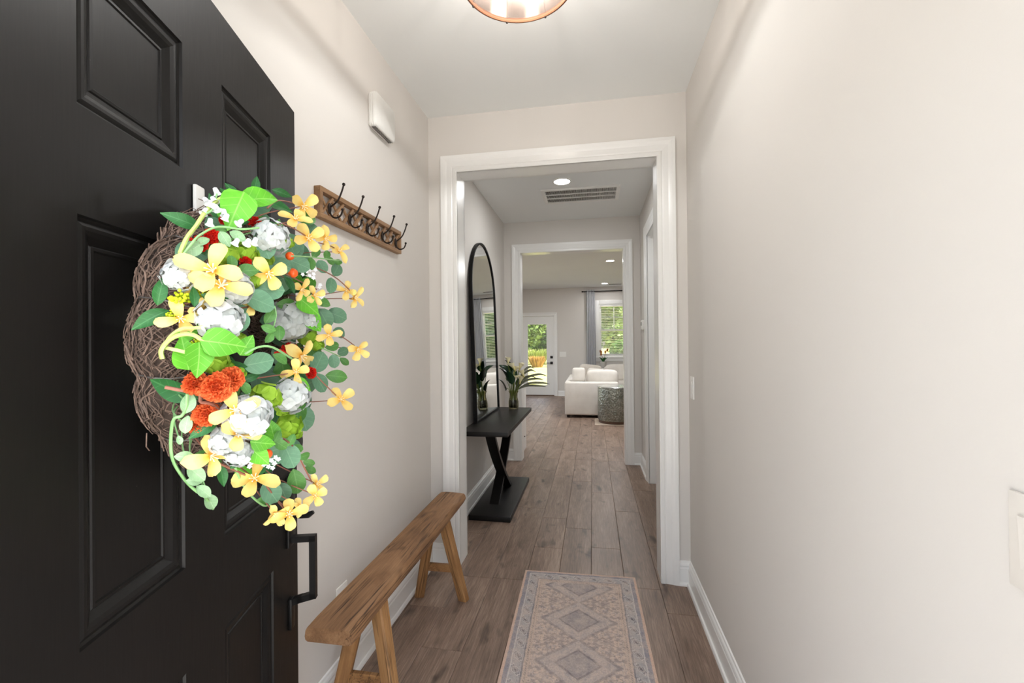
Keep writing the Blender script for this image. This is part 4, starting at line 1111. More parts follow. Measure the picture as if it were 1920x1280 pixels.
def yellow_mesh(seed):
    rr = random.Random(seed); mb = MB(); n_ = rr.choice([4, 4, 5])
    for k in range(n_):
        a = 2 * pi * k / n_ + rr.uniform(-.2, .2); L = 1.05 + rr.uniform(-.15, .12); w = rr.uniform(0.29, 0.36)
        lift = rr.uniform(0.3, 0.95); curl = rr.uniform(-1.0, -0.2); tw = rr.uniform(-.25, .25)
        ca, sa = cos(a), sin(a); nl = 8; vs = []; fs = []
        for i in range(nl + 1):
            t_ = i / nl
            wd = w * (0.20 + 0.80 * sin(pi * min(1.0, 0.06 + 0.62 * t_)) ** 1.2) * (1 if t_ < 0.8 else (1 - ((t_ - 0.8) / 0.2) ** 2 * 0.78))
            z = lift * t_ + curl * t_ * t_
            for u in (-1, -0.5, 0, 0.5, 1):
                x, y = 0.04 + L * t_, u * wd
                zz = z + 0.16 * u * u * (1 - 0.4 * t_) + tw * u * wd * t_
                vs.append((x * ca - y * sa, x * sa + y * ca, zz))
        for i in range(nl):
            for j in range(4): fs.append((i * 5 + j, i * 5 + j + 1, (i + 1) * 5 + j + 1, (i + 1) * 5 + j))
        mb.add(vs, fs)
    mb.lathe([(0.02, -0.45), (0.10, -0.25), (0.13, -0.05), (0.05, 0.02)], 8, cap=True)
    return mb.mesh('yellow_flower', M_YEL, 80)
def stamen_mesh():
    mb = MB(); rr = random.Random(2)
    for k in range(6):
        a = 2 * pi * k / 6 + 0.3
        mb.tube([(0, 0, 0), (0.10 * cos(a), 0.10 * sin(a), 0.22), (0.20 * cos(a), 0.20 * sin(a), 0.36)], [0.022, 0.018, 0.03], 5)
    return mb.mesh('stamen', M_STAMEN, 60)
YM = [yellow_mesh(s) for s in range(5)]; STM = stamen_mesh()
def cluster_mesh(name, mat, n_fl, pr, seed, npet=4, dome=0.75, pw=0.75):
    """domed head of small four-petalled florets"""
    rr = random.Random(seed); mb = MB()
    ga = pi * (3 - 5 ** 0.5)
    for k in range(n_fl):
        zc = 1 - (k + 0.5) / n_fl * 1.35
        r_ = max(0.0, 1 - zc * zc) ** 0.5; a = ga * k + rr.uniform(-.2, .2)
        nrm = Vector((r_ * cos(a), r_ * sin(a), zc)).normalized()
        q = Vector((0, 0, 1)).rotation_difference(nrm).to_matrix()
        sub = MB(); a0 = rr.uniform(0, 6)
        for p_ in range(npet):
            petal(sub, a0 + 2 * pi * p_ / npet + rr.uniform(-.1, .1), pr, pr * pw, rr.uniform(0.02, 0.14), rr.uniform(-.16, -.02), 5, 0.01, 0.8)
        c = Vector((nrm.x, nrm.y, nrm.z * dome)) * rr.uniform(0.62, 0.84)
        mb.add([q @ Vector(v) + c for v in sub.v], sub.f)
    bm = bmesh.new(); bmesh.ops.create_icosphere(bm, subdivisions=2, radius=0.60)
    mb.bm(bm, Matrix.Diagonal((1, 1, dome, 1)))
    return mb.mesh(name, mat, 60)
HY = [cluster_mesh('white_hydrangea', M_WHT, 30, 0.30, s, 4, 0.8, 0.62) for s in range(3)]
CH = [cluster_mesh('green_hydrangea', M_CHA, 12, 0.46, s + 9, 3, 0.7, 0.85) for s in range(3)]
def ruffle_mesh(name, mat, seed, npet=54):
    """carnation: a dome of short frilled, crumpled petals"""
    rr = random.Random(seed); mb = MB(); ga = pi * (3 - 5 ** 0.5)
    for k in range(npet):
        zc = 1 - (k + 0.5) / npet * 1.15
        r_ = max(0.0, 1 - zc * zc) ** 0.5; a = ga * k
        nrm = Vector((r_ * cos(a), r_ * sin(a), zc + 0.25)).normalized()
        tang = Vector((-sin(a + rr.uniform(-.9, .9)), cos(a + rr.uniform(-.9, .9)), rr.uniform(-.4, .4))); tang = (tang - nrm * tang.dot(nrm)).normalized()
        bi = nrm.cross(tang); base = nrm * rr.uniform(0.40, 0.55); h = rr.uniform(0.38, 0.52); wd = rr.uniform(0.24, 0.34); ph = rr.uniform(0, 6)
        vs = []; fs = []
        for i in range(4):
            t_ = i / 3
            for j in range(9):
                u = j / 4 - 1
                fr_1 = sin(u * 7 + ph) * 0.085 * t_ + rr.uniform(-.03, .03) * t_
                vs.append(base + nrm * (h * t_ * (1 - 0.22 * u * u) + rr.uniform(-.025, .025) * t_) + tang * (u * wd * (0.35 + 0.65 * t_)) + bi * (fr_1 + 0.10 * t_ * u * u))
        for i in range(3):
            for j in range(8): fs.append((i * 9 + j, i * 9 + j + 1, (i + 1) * 9 + j + 1, (i + 1) * 9 + j))
        mb.add(vs, fs)
    mb.ball((0, 0, -0.05), 0.52, 10)
    return mb.mesh(name, mat, 50)
CARN = [ruffle_mesh('orange_carnation', M_ORG, s) for s in range(2)]
REDM = [ruffle_mesh('red_bloom', M_RED, s + 5, 30) for s in range(2)]
LEAVES = {
    'bright': [leaf_mesh('bright_leaf', M_BRIGHT, 0.72, 'heart', 0.10, 0.16, seed=s) for s in range(2)] + [leaf_mesh('bright_leaf', M_BRIGHT, 0.55, 'heart', 0.3, 0.3, seed=7)],
    'dark': [leaf_mesh('dark_leaf', M_DKLEAF, 0.42, 'lance', 0.16, 0.15, seed=s) for s in range(2)],
    'euc': [leaf_mesh('eucalyptus_leaf', M_EUC, 0.78, 'round', 0.14, 0.12, seed=s) for s in range(3)] + [leaf_mesh('eucalyptus_leaf', M_EUC2, 0.62, 'oval', 0.18, 0.15, seed=5)],
    'pale': [leaf_mesh('pale_leaf', M_PALE, 0.62, 'oval', 0.2, 0.22, seed=s) for s in range(2)],
}
for i, e in enumerate(WHITE): put('white_hydrangea', HY[i % 3], e, scale=e[3] * 1.18)
for i, e in enumerate(CHARTREUSE): put('green_hydrangea', CH[i % 3], e, scale=e[3] * 0.95)
for i, e in enumerate(ORANGE): put('orange_carnation', CARN[i % 2], e, scale=e[3] * 1.12)
for i, e in enumerate(RED): put('red_bloom', REDM[i % 2], e)
bmz = MB().ball((0, 0, 0), 1.0, 12).mesh('berry', simple('orange_berry', (236, 92, 26), 0.3), 80)
for e in BERRY: put('berry', bmz, e)
for i, e in enumerate(BRIGHT): put('bright_leaf', LEAVES['bright'][2 if i in (1, 5) else i % 2], e, tilt=0.2, spread=0.2)
for i, e in enumerate(DARK): put('dark_leaf', LEAVES['dark'][i % 2], e, tilt=0.25)
for i, e in enumerate(EUCALYPTUS): put('eucalyptus_leaf', LEAVES['euc'][i % 4 if e[3] > .014 else 3], e, tilt=0.3)
for i, e in enumerate(PALE): put('pale_leaf', LEAVES['pale'][i % 2], e, tilt=0.3)
# greenery packed in behind the blooms, hiding the base of the arrangement
for k in range(120):
    ph = ra.uniform(0, 2 * pi)
    if 2.5 < ph < 3.9 and ra.random() < 0.8: continue      # the bare vine shows on the hinge side
    a = ra.uniform(0.1, pi - 0.1); rr_ = ra.uniform(0.045, 0.088)
    R_ = 0.185 + rr_ * cos(a)
    e = (R_ * cos(ph), -0.070 - rr_ * sin(a), R_ * sin(ph), ra.uniform(0.018, 0.034), ra.uniform(0, 360))
    kd = ra.choice(['dark', 'euc', 'euc', 'dark', 'bright'])
    put({'dark': 'dark_leaf', 'euc': 'eucalyptus_leaf', 'bright': 'bright_leaf'}[kd], ra.choice(LEAVES[kd]), e, scale=e[3] * (0.7 if kd == 'bright' else 1.0), spread=0.9, tilt=0.8)
for i, e in enumerate(YELLOW): put('yellow_flower', YM[i % 5], e, scale=e[3] * 1.2, spread=0.65, sub=[('stamen', STM)])
fz = MB(); rf = random.Random(4)
for k in range(40):
    d = Vector((rf.gauss(0, 1), rf.gauss(0, 1), rf.gauss(0, 1))).normalized()
    fz.ball(d * rf.uniform(0.5, 0.95), 0.2, 6)
fzm = fz.mesh('fuzzy_bloom', M_FUZ, 80)
for e in FUZZ: put('fuzzy_bloom', fzm, e)
bl = MB(); bl.lathe([(0.05, 0.9), (0.42, 0.75), (0.52, 0.3), (0.55, -0.2), (0.75, -0.62), (0.95, -0.75), (0.70, -0.55), (0.50, -0.2)], 10, cap=False)
blm = bl.mesh('bell_blossom', simple('bell_white', (240, 242, 246), 0.5, var=0.02), 60)
for e in BELL:
    o = link('bell_blossom', blm, wreath, e[:3]); o.rotation_euler = (ra.uniform(-.7, .7), ra.uniform(-.7, .7), 0); o.scale = (e[3],) * 3
tn = MB()
for p_ in range(5): petal(tn, 2 * pi * p_ / 5, 1.0, 0.45, 0.1, -0.1, 3, 0.05, 0.7)
tnm = tn.mesh('tiny_blossom', simple('bell_white', (240, 242, 246), 0.5), 60)
for e in TINY: put('tiny_blossom', tnm, e)
M_ST = {'vine': simple('vine_yellow_green', (186, 204, 116), 0.5), 'green': simple('stem_green', (136, 184, 120), 0.5), 'brown': simple('stem_brown', (142, 92, 74), 0.6)}
for kd, lst in STEM.items():
    for pts, r_ in lst:
        MB().tube(smoothpts(pts, 5), r_ * 0.8, 6).build('stem', M_ST[kd], wreath, smooth=60)
# stems that tie the outer sprigs back to the ring
for lst, kd in ((YELLOW, 'brown'), (PALE, 'green')):
    for e in lst:
        p = Vector(e[:3]); a = math.atan2(p.z, p.x)
        root = Vector((0.20 * cos(a), -0.075, 0.20 * sin(a)))
        mid = p.lerp(root, 0.5) + Vector((ra.uniform(-.01, .01), 0.012, ra.uniform(-.01, .01)))
        MB().tube(smoothpts([p, mid, root], 5), 0.0011, 5).build('stem', M_ST[kd], wreath, smooth=60)
# ------------------------------------------------------------------ vase with calla lilies on the console
vase = empty('flower_vase', (-0.775, 4.385, 0.7002)); tag(vase, 'glass vase of calla lilies and dark leaves on the black console', 'vase')
m = MB(); m.lathe([(0.0, 0.0), (0.045, 0.0), (0.050, 0.012), (0.050, 0.07), (0.040, 0.115), (0.040, 0.150), (0.052, 0.178), (0.049, 0.178), (0.037, 0.150), (0.037, 0.115), (0.046, 0.07), (0.046, 0.015), (0.0, 0.010)], 28, cap=False)
m.build('glass', glassy('vase_glass', (238, 236, 214), 0.03), vase, smooth=40)
m = MB(); m.lathe([(0.0, 0.011), (0.0452, 0.016), (0.0452, 0.070), (0.041, 0.086), (0.0, 0.088)], 24, cap=False); m.build('black_pebbles', simple('black_pebble', (6, 6, 6), 0.5, bump=0.8, bscale=90, spec=0.2), vase, smooth=40)
M_CSTEM = simple('calla_stem', (112, 132, 58), 0.45); M_CALLA = radial('calla_cream', (226, 214, 140), (244, 238, 206), 0.2, 0.9, 0.15)
M_CDARK = veined('glossy_dark_leaf', (30, 62, 36), (52, 88, 56), 0.08, 0.3)
rc = random.Random(8)
def calla(mb):
    vs = []; fs = []; n1, n2 = 9, 14
    for i in range(n1):
        t_ = i / (n1 - 1)
        for j in range(n2):
            a = 2 * pi * j / n2
            r_ = 0.10 + 0.42 * t_ ** 1.6
            k = max(0, cos(a)) ** 2
            vs.append((r_ * cos(a) * (1 + 0.8 * t_ ** 3 * k), r_ * sin(a), 1.35 * t_ + 0.35 * t_ ** 2 * k - 0.12 * t_ ** 3 * (1 - k)))
    for i in range(n1 - 1):
        for j in range(n2): fs.append((i * n2 + j, i * n2 + (j + 1) % n2, (i + 1) * n2 + (j + 1) % n2, (i + 1) * n2 + j))
    mb.add(vs, fs); return mb
cme = calla(MB()).mesh('calla_lily', M_CALLA, 80)
spx = MB(); spx.tube([(0, 0, 0.2), (0.02, 0, 0.7), (0.03, 0, 1.1)], [0.07, 0.07, 0.04], 8); spm = spx.mesh('spadix', simple('spadix_yellow', (226, 186, 50), 0.6), 60)
for (x, y, z) in ((0.030, -0.15, 0.360), (0.075, -0.11, 0.385), (0.045, -0.17, 0.390), (0.125, -0.10, 0.320), (0.02, -0.16, 0.270), (0.085, -0.13, 0.255), (-0.03, -0.12, 0.44)):
    st = smoothpts([(x * 0.15, y * 0.12, 0.03), (x * 0.25, y * 0.2, 0.15), (x * 0.65, y * 0.6, 0.15 + (z - 0.15) * 0.6), (x, y, z)], 5)
    so = MB().tube(st, 0.0042, 6).build('stem', M_CSTEM, vase, smooth=60)
    o = link('calla_lily', cme, so, (x, y, z), (rc.uniform(-.2, .2) - y * 2.0, rc.uniform(0.1, .35) + x * 2, rc.uniform(0, 6)), 0.056); 
big = leaf_mesh('large_leaf', M_CDARK, 0.55, 'heart', 0.25, 0.2, seed=3)
for (x, y, z, s, rx_, ry_, rz_) in ((-0.06, -0.14, 0.36, 0.085, 0.9, -0.3, 2.2), (-0.07, -0.02, 0.39, 0.085, 0.8, -0.5, 1.2), (0.0, -0.19, 0.33, 0.075, 1.1, 0.2, 2.9), (-0.02, 0.09, 0.36, 0.08, 0.8, 0.1, 0.4), (-0.08, -0.10, 0.25, 0.07, 1.0, -0.2, 1.9), (0.06, 0.05, 0.27, 0.07, 1.1, 0.4, -0.6), (-0.03, -0.06, 0.44, 0.07, 0.9, 0.0, 2.5)):
    st = MB().tube(smoothpts([(x * .2, y * .2, 0.04), (x * .35, y * .35, 0.18), (x * .9, y * .9, z - s * .5)], 4), 0.003, 5).build('stem', M_CSTEM, vase, smooth=60)
    link('large_leaf', big, st, (x, y, z), (rx_, ry_, rz_), s)
for k in range(7):          # thin palm fronds arching to the right
    a = radians(12 + 7 * k + rc.uniform(-4, 4)); L = rc.uniform(0.26, 0.42)
    dx, dz = cos(a), sin(a); dy = rc.uniform(-0.3, 0.2)
    pts = smoothpts([(0.005, 0.0, 0.05), (0.012, 0.0, 0.16), (0.02 + dx * L * 0.35, dy * L * 0.35, 0.20 + dz * L * 0.5), (0.02 + dx * L * 0.75, dy * L * 0.8, 0.20 + dz * L * 0.75 - 0.01), (0.02 + dx * L, dy * L, 0.20 + dz * L * 0.72 - 0.02)], 5)
    mb = MB(); vs = []; fs = []; n_ = len(pts)
    for i, p in enumerate(pts):
        t_ = i / (n_ - 1); w_ = 0.0014 + 0.0095 * sin(pi * max(0, t_ - 0.3) / 0.7) if t_ > 0.3 else 0.0015
        vs += [(p.x - w_ * 0.3, p.y - w_ * 0.5, p.z + w_), (p.x, p.y, p.z), (p.x + w_ * 0.3, p.y - w_ * 0.5, p.z - w_)]
    for i in range(n_ - 1):
        for j in range(2): fs.append((i * 3 + j, i * 3 + j + 1, (i + 1) * 3 + j + 1, (i + 1) * 3 + j))
    mb.add(vs, fs); mb.build('palm_frond', simple('frond_grey_green', (122, 124, 104), 0.5), vase, smooth=60)

# ------------------------------------------------------------------ back door and window
bd = empty('door_2', (BDX0, D3 + 0.03, 0)); tag(bd, 'white full glass back door at the end of the living room', 'door', kind='structure')
BW = BDX1 - BDX0
m = MB(); e_ = 0.014
gx0, gx1, gz0, gz1 = 0.150, BW - 0.186, 0.262, 1.838
for (x0, x1, z0, z1) in ((e_, gx0, 0.02, BDZ - e_), (gx1, BW - e_, 0.02, BDZ - e_), (gx0, gx1, 0.02, gz0), (gx0, gx1, gz1, BDZ - e_)):
    m.box(x0, x1, 0, 0.045, z0, z1)
m.build('slab', M_TRIM, bd)
m = MB()
for (x0, x1, z0, z1) in ((gx0 - 0.02, gx0 + 0.012, gz0 - 0.02, gz1 + 0.02), (gx1 - 0.012, gx1 + 0.02, gz0 - 0.02, gz1 + 0.02), (gx0 + .012, gx1 - .012, gz0 - 0.02, gz0 + 0.012), (gx0 + .012, gx1 - .012, gz1 - 0.012, gz1 + 0.02)):
    m.box(x0, x1, -0.010, -0.0002, z0, z1)
m.build('glass_bead', M_TRIM, bd)
MB().box(gx0, gx1, 0.02, 0.026, gz0, gz1).build('pane', M_GLASS, bd)
for nm, z, s in (('deadbolt', 0.985, 0.032), ('knob_plate', 0.838, 0.032)):
    kb = MB().box(BW - 0.075 - s, BW - 0.075 + s, -0.012, -0.0003, z - s, z + s, 0.003).build(nm, M_BLACKMETAL, bd, smooth=30)
    if nm == 'knob_plate':
        m = MB(); m.tube([(BW - 0.075, -0.012, z), (BW - 0.075, -0.045, z)], 0.010, 8); m.box(BW - 0.19, BW - 0.065, -0.055, -0.043, z - 0.008, z + 0.008, 0.002); m.build('lever', M_BLACKMETAL, kb, smooth=30)
    else:
        m = MB(); m.box(BW - 0.08, BW - 0.07, -0.026, -0.012, z - 0.02, z + 0.02, 0.002); m.build('thumb_turn', M_BLACKMETAL, kb)
MB().box(0.014, BW - 0.014, -0.04, 0.08, 0.0005, 0.02, 0.004).build('threshold', simple('bronze_threshold', (96, 74, 58), 0.5, 0.5), bd)
t5 = empty('trim_5'); tag(t5, 'white casing around the glass back door', 'door trim', kind='structure')
jamb('jamb', 'x', D3, D3 + 0.14, BDX0 - 0.0, BDX1 + 0.0, BDZ, t5, 0.012)
casing('casing', 'x', D3, -1, BDX0 + 0.01, BDX1 - 0.01, BDZ - 0.01, t5, w=0.9)

def window(n, axis, face, out, a0, a1, z0, z1, label, blinds=True, grid=True):
    """double hung window; face = room-side wall face, out = sign towards outside"""
    w = empty('window_%d' % n); tag(w, label, 'window', kind='structure')
    def bx(mb, a, b, d0, d1, za, zb, bev=0):
        lo, hi = sorted((face + out * d0, face + out * d1))
        if axis == 'x': mb.box(a, b, lo, hi, za, zb, bev)
        else: mb.box(lo, hi, a, b, za, zb, bev)
        return mb
    f = MB()
    for (a, b, za, zb) in ((a0, a0 + 0.03, z0, z1), (a1 - 0.03, a1, z0, z1), (a0 + .03, a1 - .03, z0, z0 + 0.03), (a0 + .03, a1 - .03, z1 - 0.03, z1)):
        bx(f, a, b, 0.0, 0.13, za, zb)
    f.build('window_frame', M_TRIM, w)
    zm = (z0 + z1) / 2 - 0.015
    for nm, za, zb, d in (('upper_sash', zm, z1 - 0.03, 0.085), ('lower_sash', z0 + 0.03, zm + 0.04, 0.055)):
        s = MB(); i0, i1 = a0 + 0.03, a1 - 0.03
        for (a, b, q0, q1) in ((i0, i0 + 0.035, za, zb), (i1 - 0.035, i1, za, zb), (i0 + .035, i1 - .035, za, za + 0.04), (i0 + .035, i1 - .035, zb - 0.04, zb)):
            bx(s, a, b, d, d + 0.028, q0, q1)
        so = s.build(nm, M_TRIM, w)
        bx(MB(), i0 + 0.035, i1 - 0.035, d + 0.012, d + 0.016, za + 0.04, zb - 0.04).build('pane', M_GLASS, so)
        if grid and nm == 'upper_sash':
            c = (i0 + i1) / 2
            bx(MB(), c - 0.011, c + 0.011, d + 0.004, d + 0.011, za + 0.04, zb - 0.04).build('muntin', M_TRIM, so)
            zc = (za + zb) / 2
            bx(MB(), i0 + 0.035, i1 - 0.035, d + 0.0035, d + 0.0105, zc - 0.011, zc + 0.011).build('muntin', M_TRIM, so)
    cs = MB()
    for (a, b, za, zb) in ((a0 - 0.09, a0 + 0.005, z0, z1 + 0.09), (a1 - 0.005, a1 + 0.09, z0, z1 + 0.09), (a0 + 0.005, a1 - 0.005, z1 - 0.005, z1 + 0.09)):
        bx(cs, a, b, -0.020, -0.0005, za, zb, 0.004)
    cs.build('window_casing', M_TRIM, w, smooth=30)
    bx(MB(), a0 - 0.11, a1 + 0.11, -0.05, 0.03, z0 - 0.03, z0 - 0.0005, 0.005).build('window_sill', M_TRIM, w, smooth=30)
    bx(MB(), a0 - 0.09, a1 + 0.09, -0.018, -0.0005, z0 - 0.12, z0 - 0.031, 0.004).build('apron', M_TRIM, w, smooth=30)
    return w
window(1, 'x', D3, 1, WX0, WX1, WZ0, WZ1, 'white double hung window with blinds beside the grey curtain')
window(2, 'x', D3, 1, 1.75, 2.67, WZ0, WZ1, 'added second back wall window, unseen beyond the opening, for more daylight')  # unseen opening put in to brighten the far room
window(3, 'y', LX0, -1, 6.6, 7.6, 0.9, 2.3, 'added small left living room window out of view, for daylight')  # unseen opening added to let daylight in from the left
window(4, 'y', LX0, -1, 8.4, 10.2, 0.1, 2.3, 'added tall left living room window out of view, for daylight', grid=False)  # large unseen opening, added for daylight on the living room floor
bli = empty('window_blind', (0, D3 + 0.030, 0)); tag(bli, 'white horizontal slat blind hanging in the far window', 'blind')
ba, bb = WX0 + 0.038, WX1 - 0.038
sm = MB()
sm.add([(0, -0.016, 0.0030), (bb - ba, -0.016, 0.0030), (bb - ba, 0.016, -0.0030), (0, 0.016, -0.0030), (0, -0.016, 0.0055), (bb - ba, -0.016, 0.0055), (bb - ba, 0.016, -0.0005), (0, 0.016, -0.0005)],
       [(0, 1, 2, 3), (4, 5, 6, 7), (0, 1, 5, 4), (1, 2, 6, 5), (2, 3, 7, 6), (3, 0, 4, 7)])
sme = sm.mesh('slat', M_WHITEPLASTIC)
nsl = 30
for k in range(nsl): link('slat', sme, bli, (ba, 0, WZ0 + 0.055 + k * (WZ1 - WZ0 - 0.13) / (nsl - 1)))
MB().box(ba, bb, -0.02, 0.02, WZ1 - 0.065, WZ1 - 0.032, 0.003).build('head_rail', M_WHITEPLASTIC, bli)
for xx in (ba + 0.12, bb - 0.12): MB().tube([(xx, -0.018, WZ0 + 0.04), (xx, -0.018, WZ1 - 0.05)], 0.0012, 4).build('ladder_cord', M_WHITEPLASTIC, bli)

# curtain and rod
rod = empty('curtain_rod', (0, D3 - 0.085, 2.625)); tag(rod, 'black metal curtain rod above the far window', 'curtain rod')
MB().tube([(-0.22, 0, 0), (1.20, 0, 0)], 0.0125, 10).build('pole', M_BLACKMETAL, rod, smooth=60)
MB().ball((-0.235, 0, 0), 0.020, 12).build('finial', M_BLACKMETAL, rod, smooth=60)
MB().box(-0.185, -0.165, 0.0, 0.0845, -0.012, 0.012).build('bracket', M_BLACKMETAL, rod)
MB().box(1.14, 1.16, 0.0, 0.0845, -0.012, 0.012).build('bracket', M_BLACKMETAL, rod)
M_CURT = simple('grey_curtain_fabric', (202, 203, 206), 0.85, var=0.05, nscale=60, bump=0.1, bscale=300, spec=0.1)
def curtain(name, x0, x1, spread, label):
    c = MB(); vs = []; fs = []; nu, nz_ = 72, 14
    for i in range(nz_ + 1):
        t_ = i / nz_; z = 2.665 - 2.64 * t_
        amp = 0.022 + 0.020 * t_
        for j in range(nu + 1):
            u = j / nu
            x = x0 + (x1 - x0) * u; cx = (x0 + x1) / 2
            x = cx + (x - cx) * (0.88 + spread * t_)
            vs.append((x + 0.010 * sin(u * 30 + 1.3) * t_, D3 - 0.085 + amp * sin(u * 2 * pi * 5.5 + 0.6 * sin(3 * t_)), z))
    for i in range(nz_):
        for j in range(nu): fs.append((i * (nu + 1) + j, i * (nu + 1) + j + 1, (i + 1) * (nu + 1) + j + 1, (i + 1) * (nu + 1) + j))
    n_ = len(vs); vs += [(x, y + 0.003, z) for x, y, z in vs]; fs += [tuple(n_ + q for q in reversed(f)) for f in list(fs)]
    c.add(vs, fs)
    tag(c.build(name, M_CURT, None, smooth=80), label, 'curtain', 'window curtains')
curtain('curtain', -0.150, 0.085, 0.22, 'grey curtain hanging left of the far window')
curtain('curtain', 0.86, 1.10, 0.20, 'grey curtain on the far side of the window')
ws = empty('light_switch', (-0.737, D3 - 0.0003, 1.058)); tag(ws, 'white triple switch plate on the far wall right of the glass door', 'light switch')
MB().box(-0.085, 0.085, -0.006, 0, -0.065, 0.065, 0.002).build('plate', M_WHITEPLASTIC, ws)
for k in (-1, 0, 1): MB().box(k * 0.047 - 0.017, k * 0.047 + 0.017, -0.0095, -0.0055, -0.034, 0.034, 0.001).build('rocker', M_WHITEPLASTIC, ws)

# ------------------------------------------------------------------ sectional sofa
t = NT('white_sofa_fabric'); v = t.coords(); nf = t.noise(v, 260, 2)
t.bsdf(t.ramp(t.noise(v, 4, 3), [(0.3, S(214, 208, 200)), (0.7, S(228, 223, 216))]), 0.9, 0, t.bump(nf, 0.25, 0.002), 0.1)
M_SOFA = t.m
def cushion(sx, sy, sz, name, mat, parent=None, loc=(0, 0, 0), rot=(0, 0, 0), puff=0.35, n=8):
    """soft box: edges pinched, faces puffed"""
    bm = bmesh.new(); bmesh.ops.create_cube(bm, size=2.0)
    bmesh.ops.subdivide_edges(bm, edges=list(bm.edges), cuts=n, use_grid_fill=True)
    for q in bm.verts:
        x, y, z = q.co
        m_ = max(abs(x), abs(y), abs(z))
        p_ = 6.0
        nn = (abs(x) ** p_ + abs(y) ** p_ + abs(z) ** p_) ** (1 / p_)
        x, y, z = x / nn * m_, y / nn * m_, z / nn * m_
        k = (1 - puff) + puff * max(0, cos(x * pi / 2.15)) ** 0.55 * max(0, cos(y * pi / 2.15)) ** 0.55
        if sz <= sx and sz <= sy: z *= k
        elif sy <= sx: 
            k = (1 - puff) + puff * max(0, cos(x * pi / 2.15)) ** 0.55 * max(0, cos(z * pi / 2.15)) ** 0.55; y *= k
        else:
            k = (1 - puff) + puff * max(0, cos(y * pi / 2.15)) ** 0.55 * max(0, cos(z * pi / 2.15)) ** 0.55; x *= k
        q.co = (x * sx, y * sy, z * sz)
    mb = MB(); mb.bm(bm)
    return mb.build(name, mat, parent, loc, rot, smooth=179)
sofa = empty('white_sofa', (0, 0, 0)); sofa.location = (-0.50, 8.12, 0); tag(sofa, 'white upholstered sofa in the living room, its near arm towards the hallway', 'sofa')
def sb(name, x0, x1, y0, y1, z0, z1, bev=0.03): return MB().box(x0, x1, y0, y1, z0, z1, bev).build(name, M_SOFA, sofa, smooth=60)
sb('arm', 0.0, 0.95, 0.0, 0.20, 0.05, 0.640)
sb('back_panel', 0.0, 0.12, 0.205, 2.05, 0.05, 0.640)
sb('base', 0.125, 0.95, 0.205, 0.95, 0.05, 0.30); sb('base', 0.125, 0.95, 0.955, 2.05, 0.05, 0.30)
for (cx, cy, sx, sy) in ((0.54, 0.58, 0.40, 0.37), (0.54, 1.22, 0.40, 0.26), (0.54, 1.77, 0.40, 0.27)):
    cushion(sx, sy, 0.085, 'seat_cushion', M_SOFA, sofa, (cx, cy, 0.385), puff=0.15)
cushion(0.29, 0.12, 0.205, 'back_cushion', M_SOFA, sofa, (0.675, 0.34, 0.640), (0.10, 0, 0), puff=0.3)
for (x, y) in ((0.06, 0.06), (0.89, 0.06), (0.06, 1.99), (0.89, 1.99)): MB().lathe([(0.022, 0.0), (0.028, 0.05)], 12, (x, y, 0)).build('foot', M_BLKWOOD, sofa)
M_PIL = simple('linen_pillow', (206, 198, 188), 0.9, var=0.05, bump=0.2, bscale=220, spec=0.1)
tag(cushion(0.12, 0.112, 0.135, 'throw_pillow', M_SOFA, None, (-0.253, 8.44, 0.748), puff=0.15), 'round white bolster pillow at the near corner of the sofa', 'pillow', 'sofa pillows')
tag(cushion(0.24, 0.09, 0.19, 'throw_pillow', M_PIL, None, (-0.05, 9.92, 0.680), (0.25, 0.12, 0.1), puff=0.45), 'beige throw pillow leaning at the far end of the sofa', 'pillow', 'sofa pillows')
tag(cushion(0.20, 0.085, 0.17, 'throw_pillow', M_SOFA, None, (0.06, 9.34, 0.655), (0.35, 0.1, 0.5), puff=0.45), 'small white throw pillow in the middle of the sofa', 'pillow', 'sofa pillows')
# armchair facing the hallway near the window
chair = empty('armchair', (0.72, 10.64, 0)); tag(chair, 'white upholstered armchair below the far window, mostly hidden by the casing', 'armchair')
def cb(name, *a): return MB().box(*a, 0.04).build(name, M_SOFA, chair, smooth=60)
cb('back_panel', -0.45, 0.45, 0.30, 0.48, 0.05, 0.76); cb('arm', -0.60, -0.45, -0.35, 0.48, 0.05, 0.58); cb('arm', 0.45, 0.60, -0.35, 0.48, 0.05, 0.58); cb('base', -0.45, 0.45, -0.35, 0.30, 0.05, 0.30)
cushion(0.44, 0.34, 0.085, 'seat_cushion', M_SOFA, chair, (0, -0.03, 0.385), puff=0.15); cushion(0.43, 0.11, 0.19, 'back_cushion', M_SOFA, chair, (0, 0.20, 0.64), (-0.12, 0, 0), puff=0.3)
for (x, y) in ((-0.54, -0.30), (0.54, -0.30), (-0.54, 0.42), (0.54, 0.42)): MB().lathe([(0.022, 0.0), (0.028, 0.05)], 12, (x, y, 0)).build('foot', M_BLKWOOD, chair)

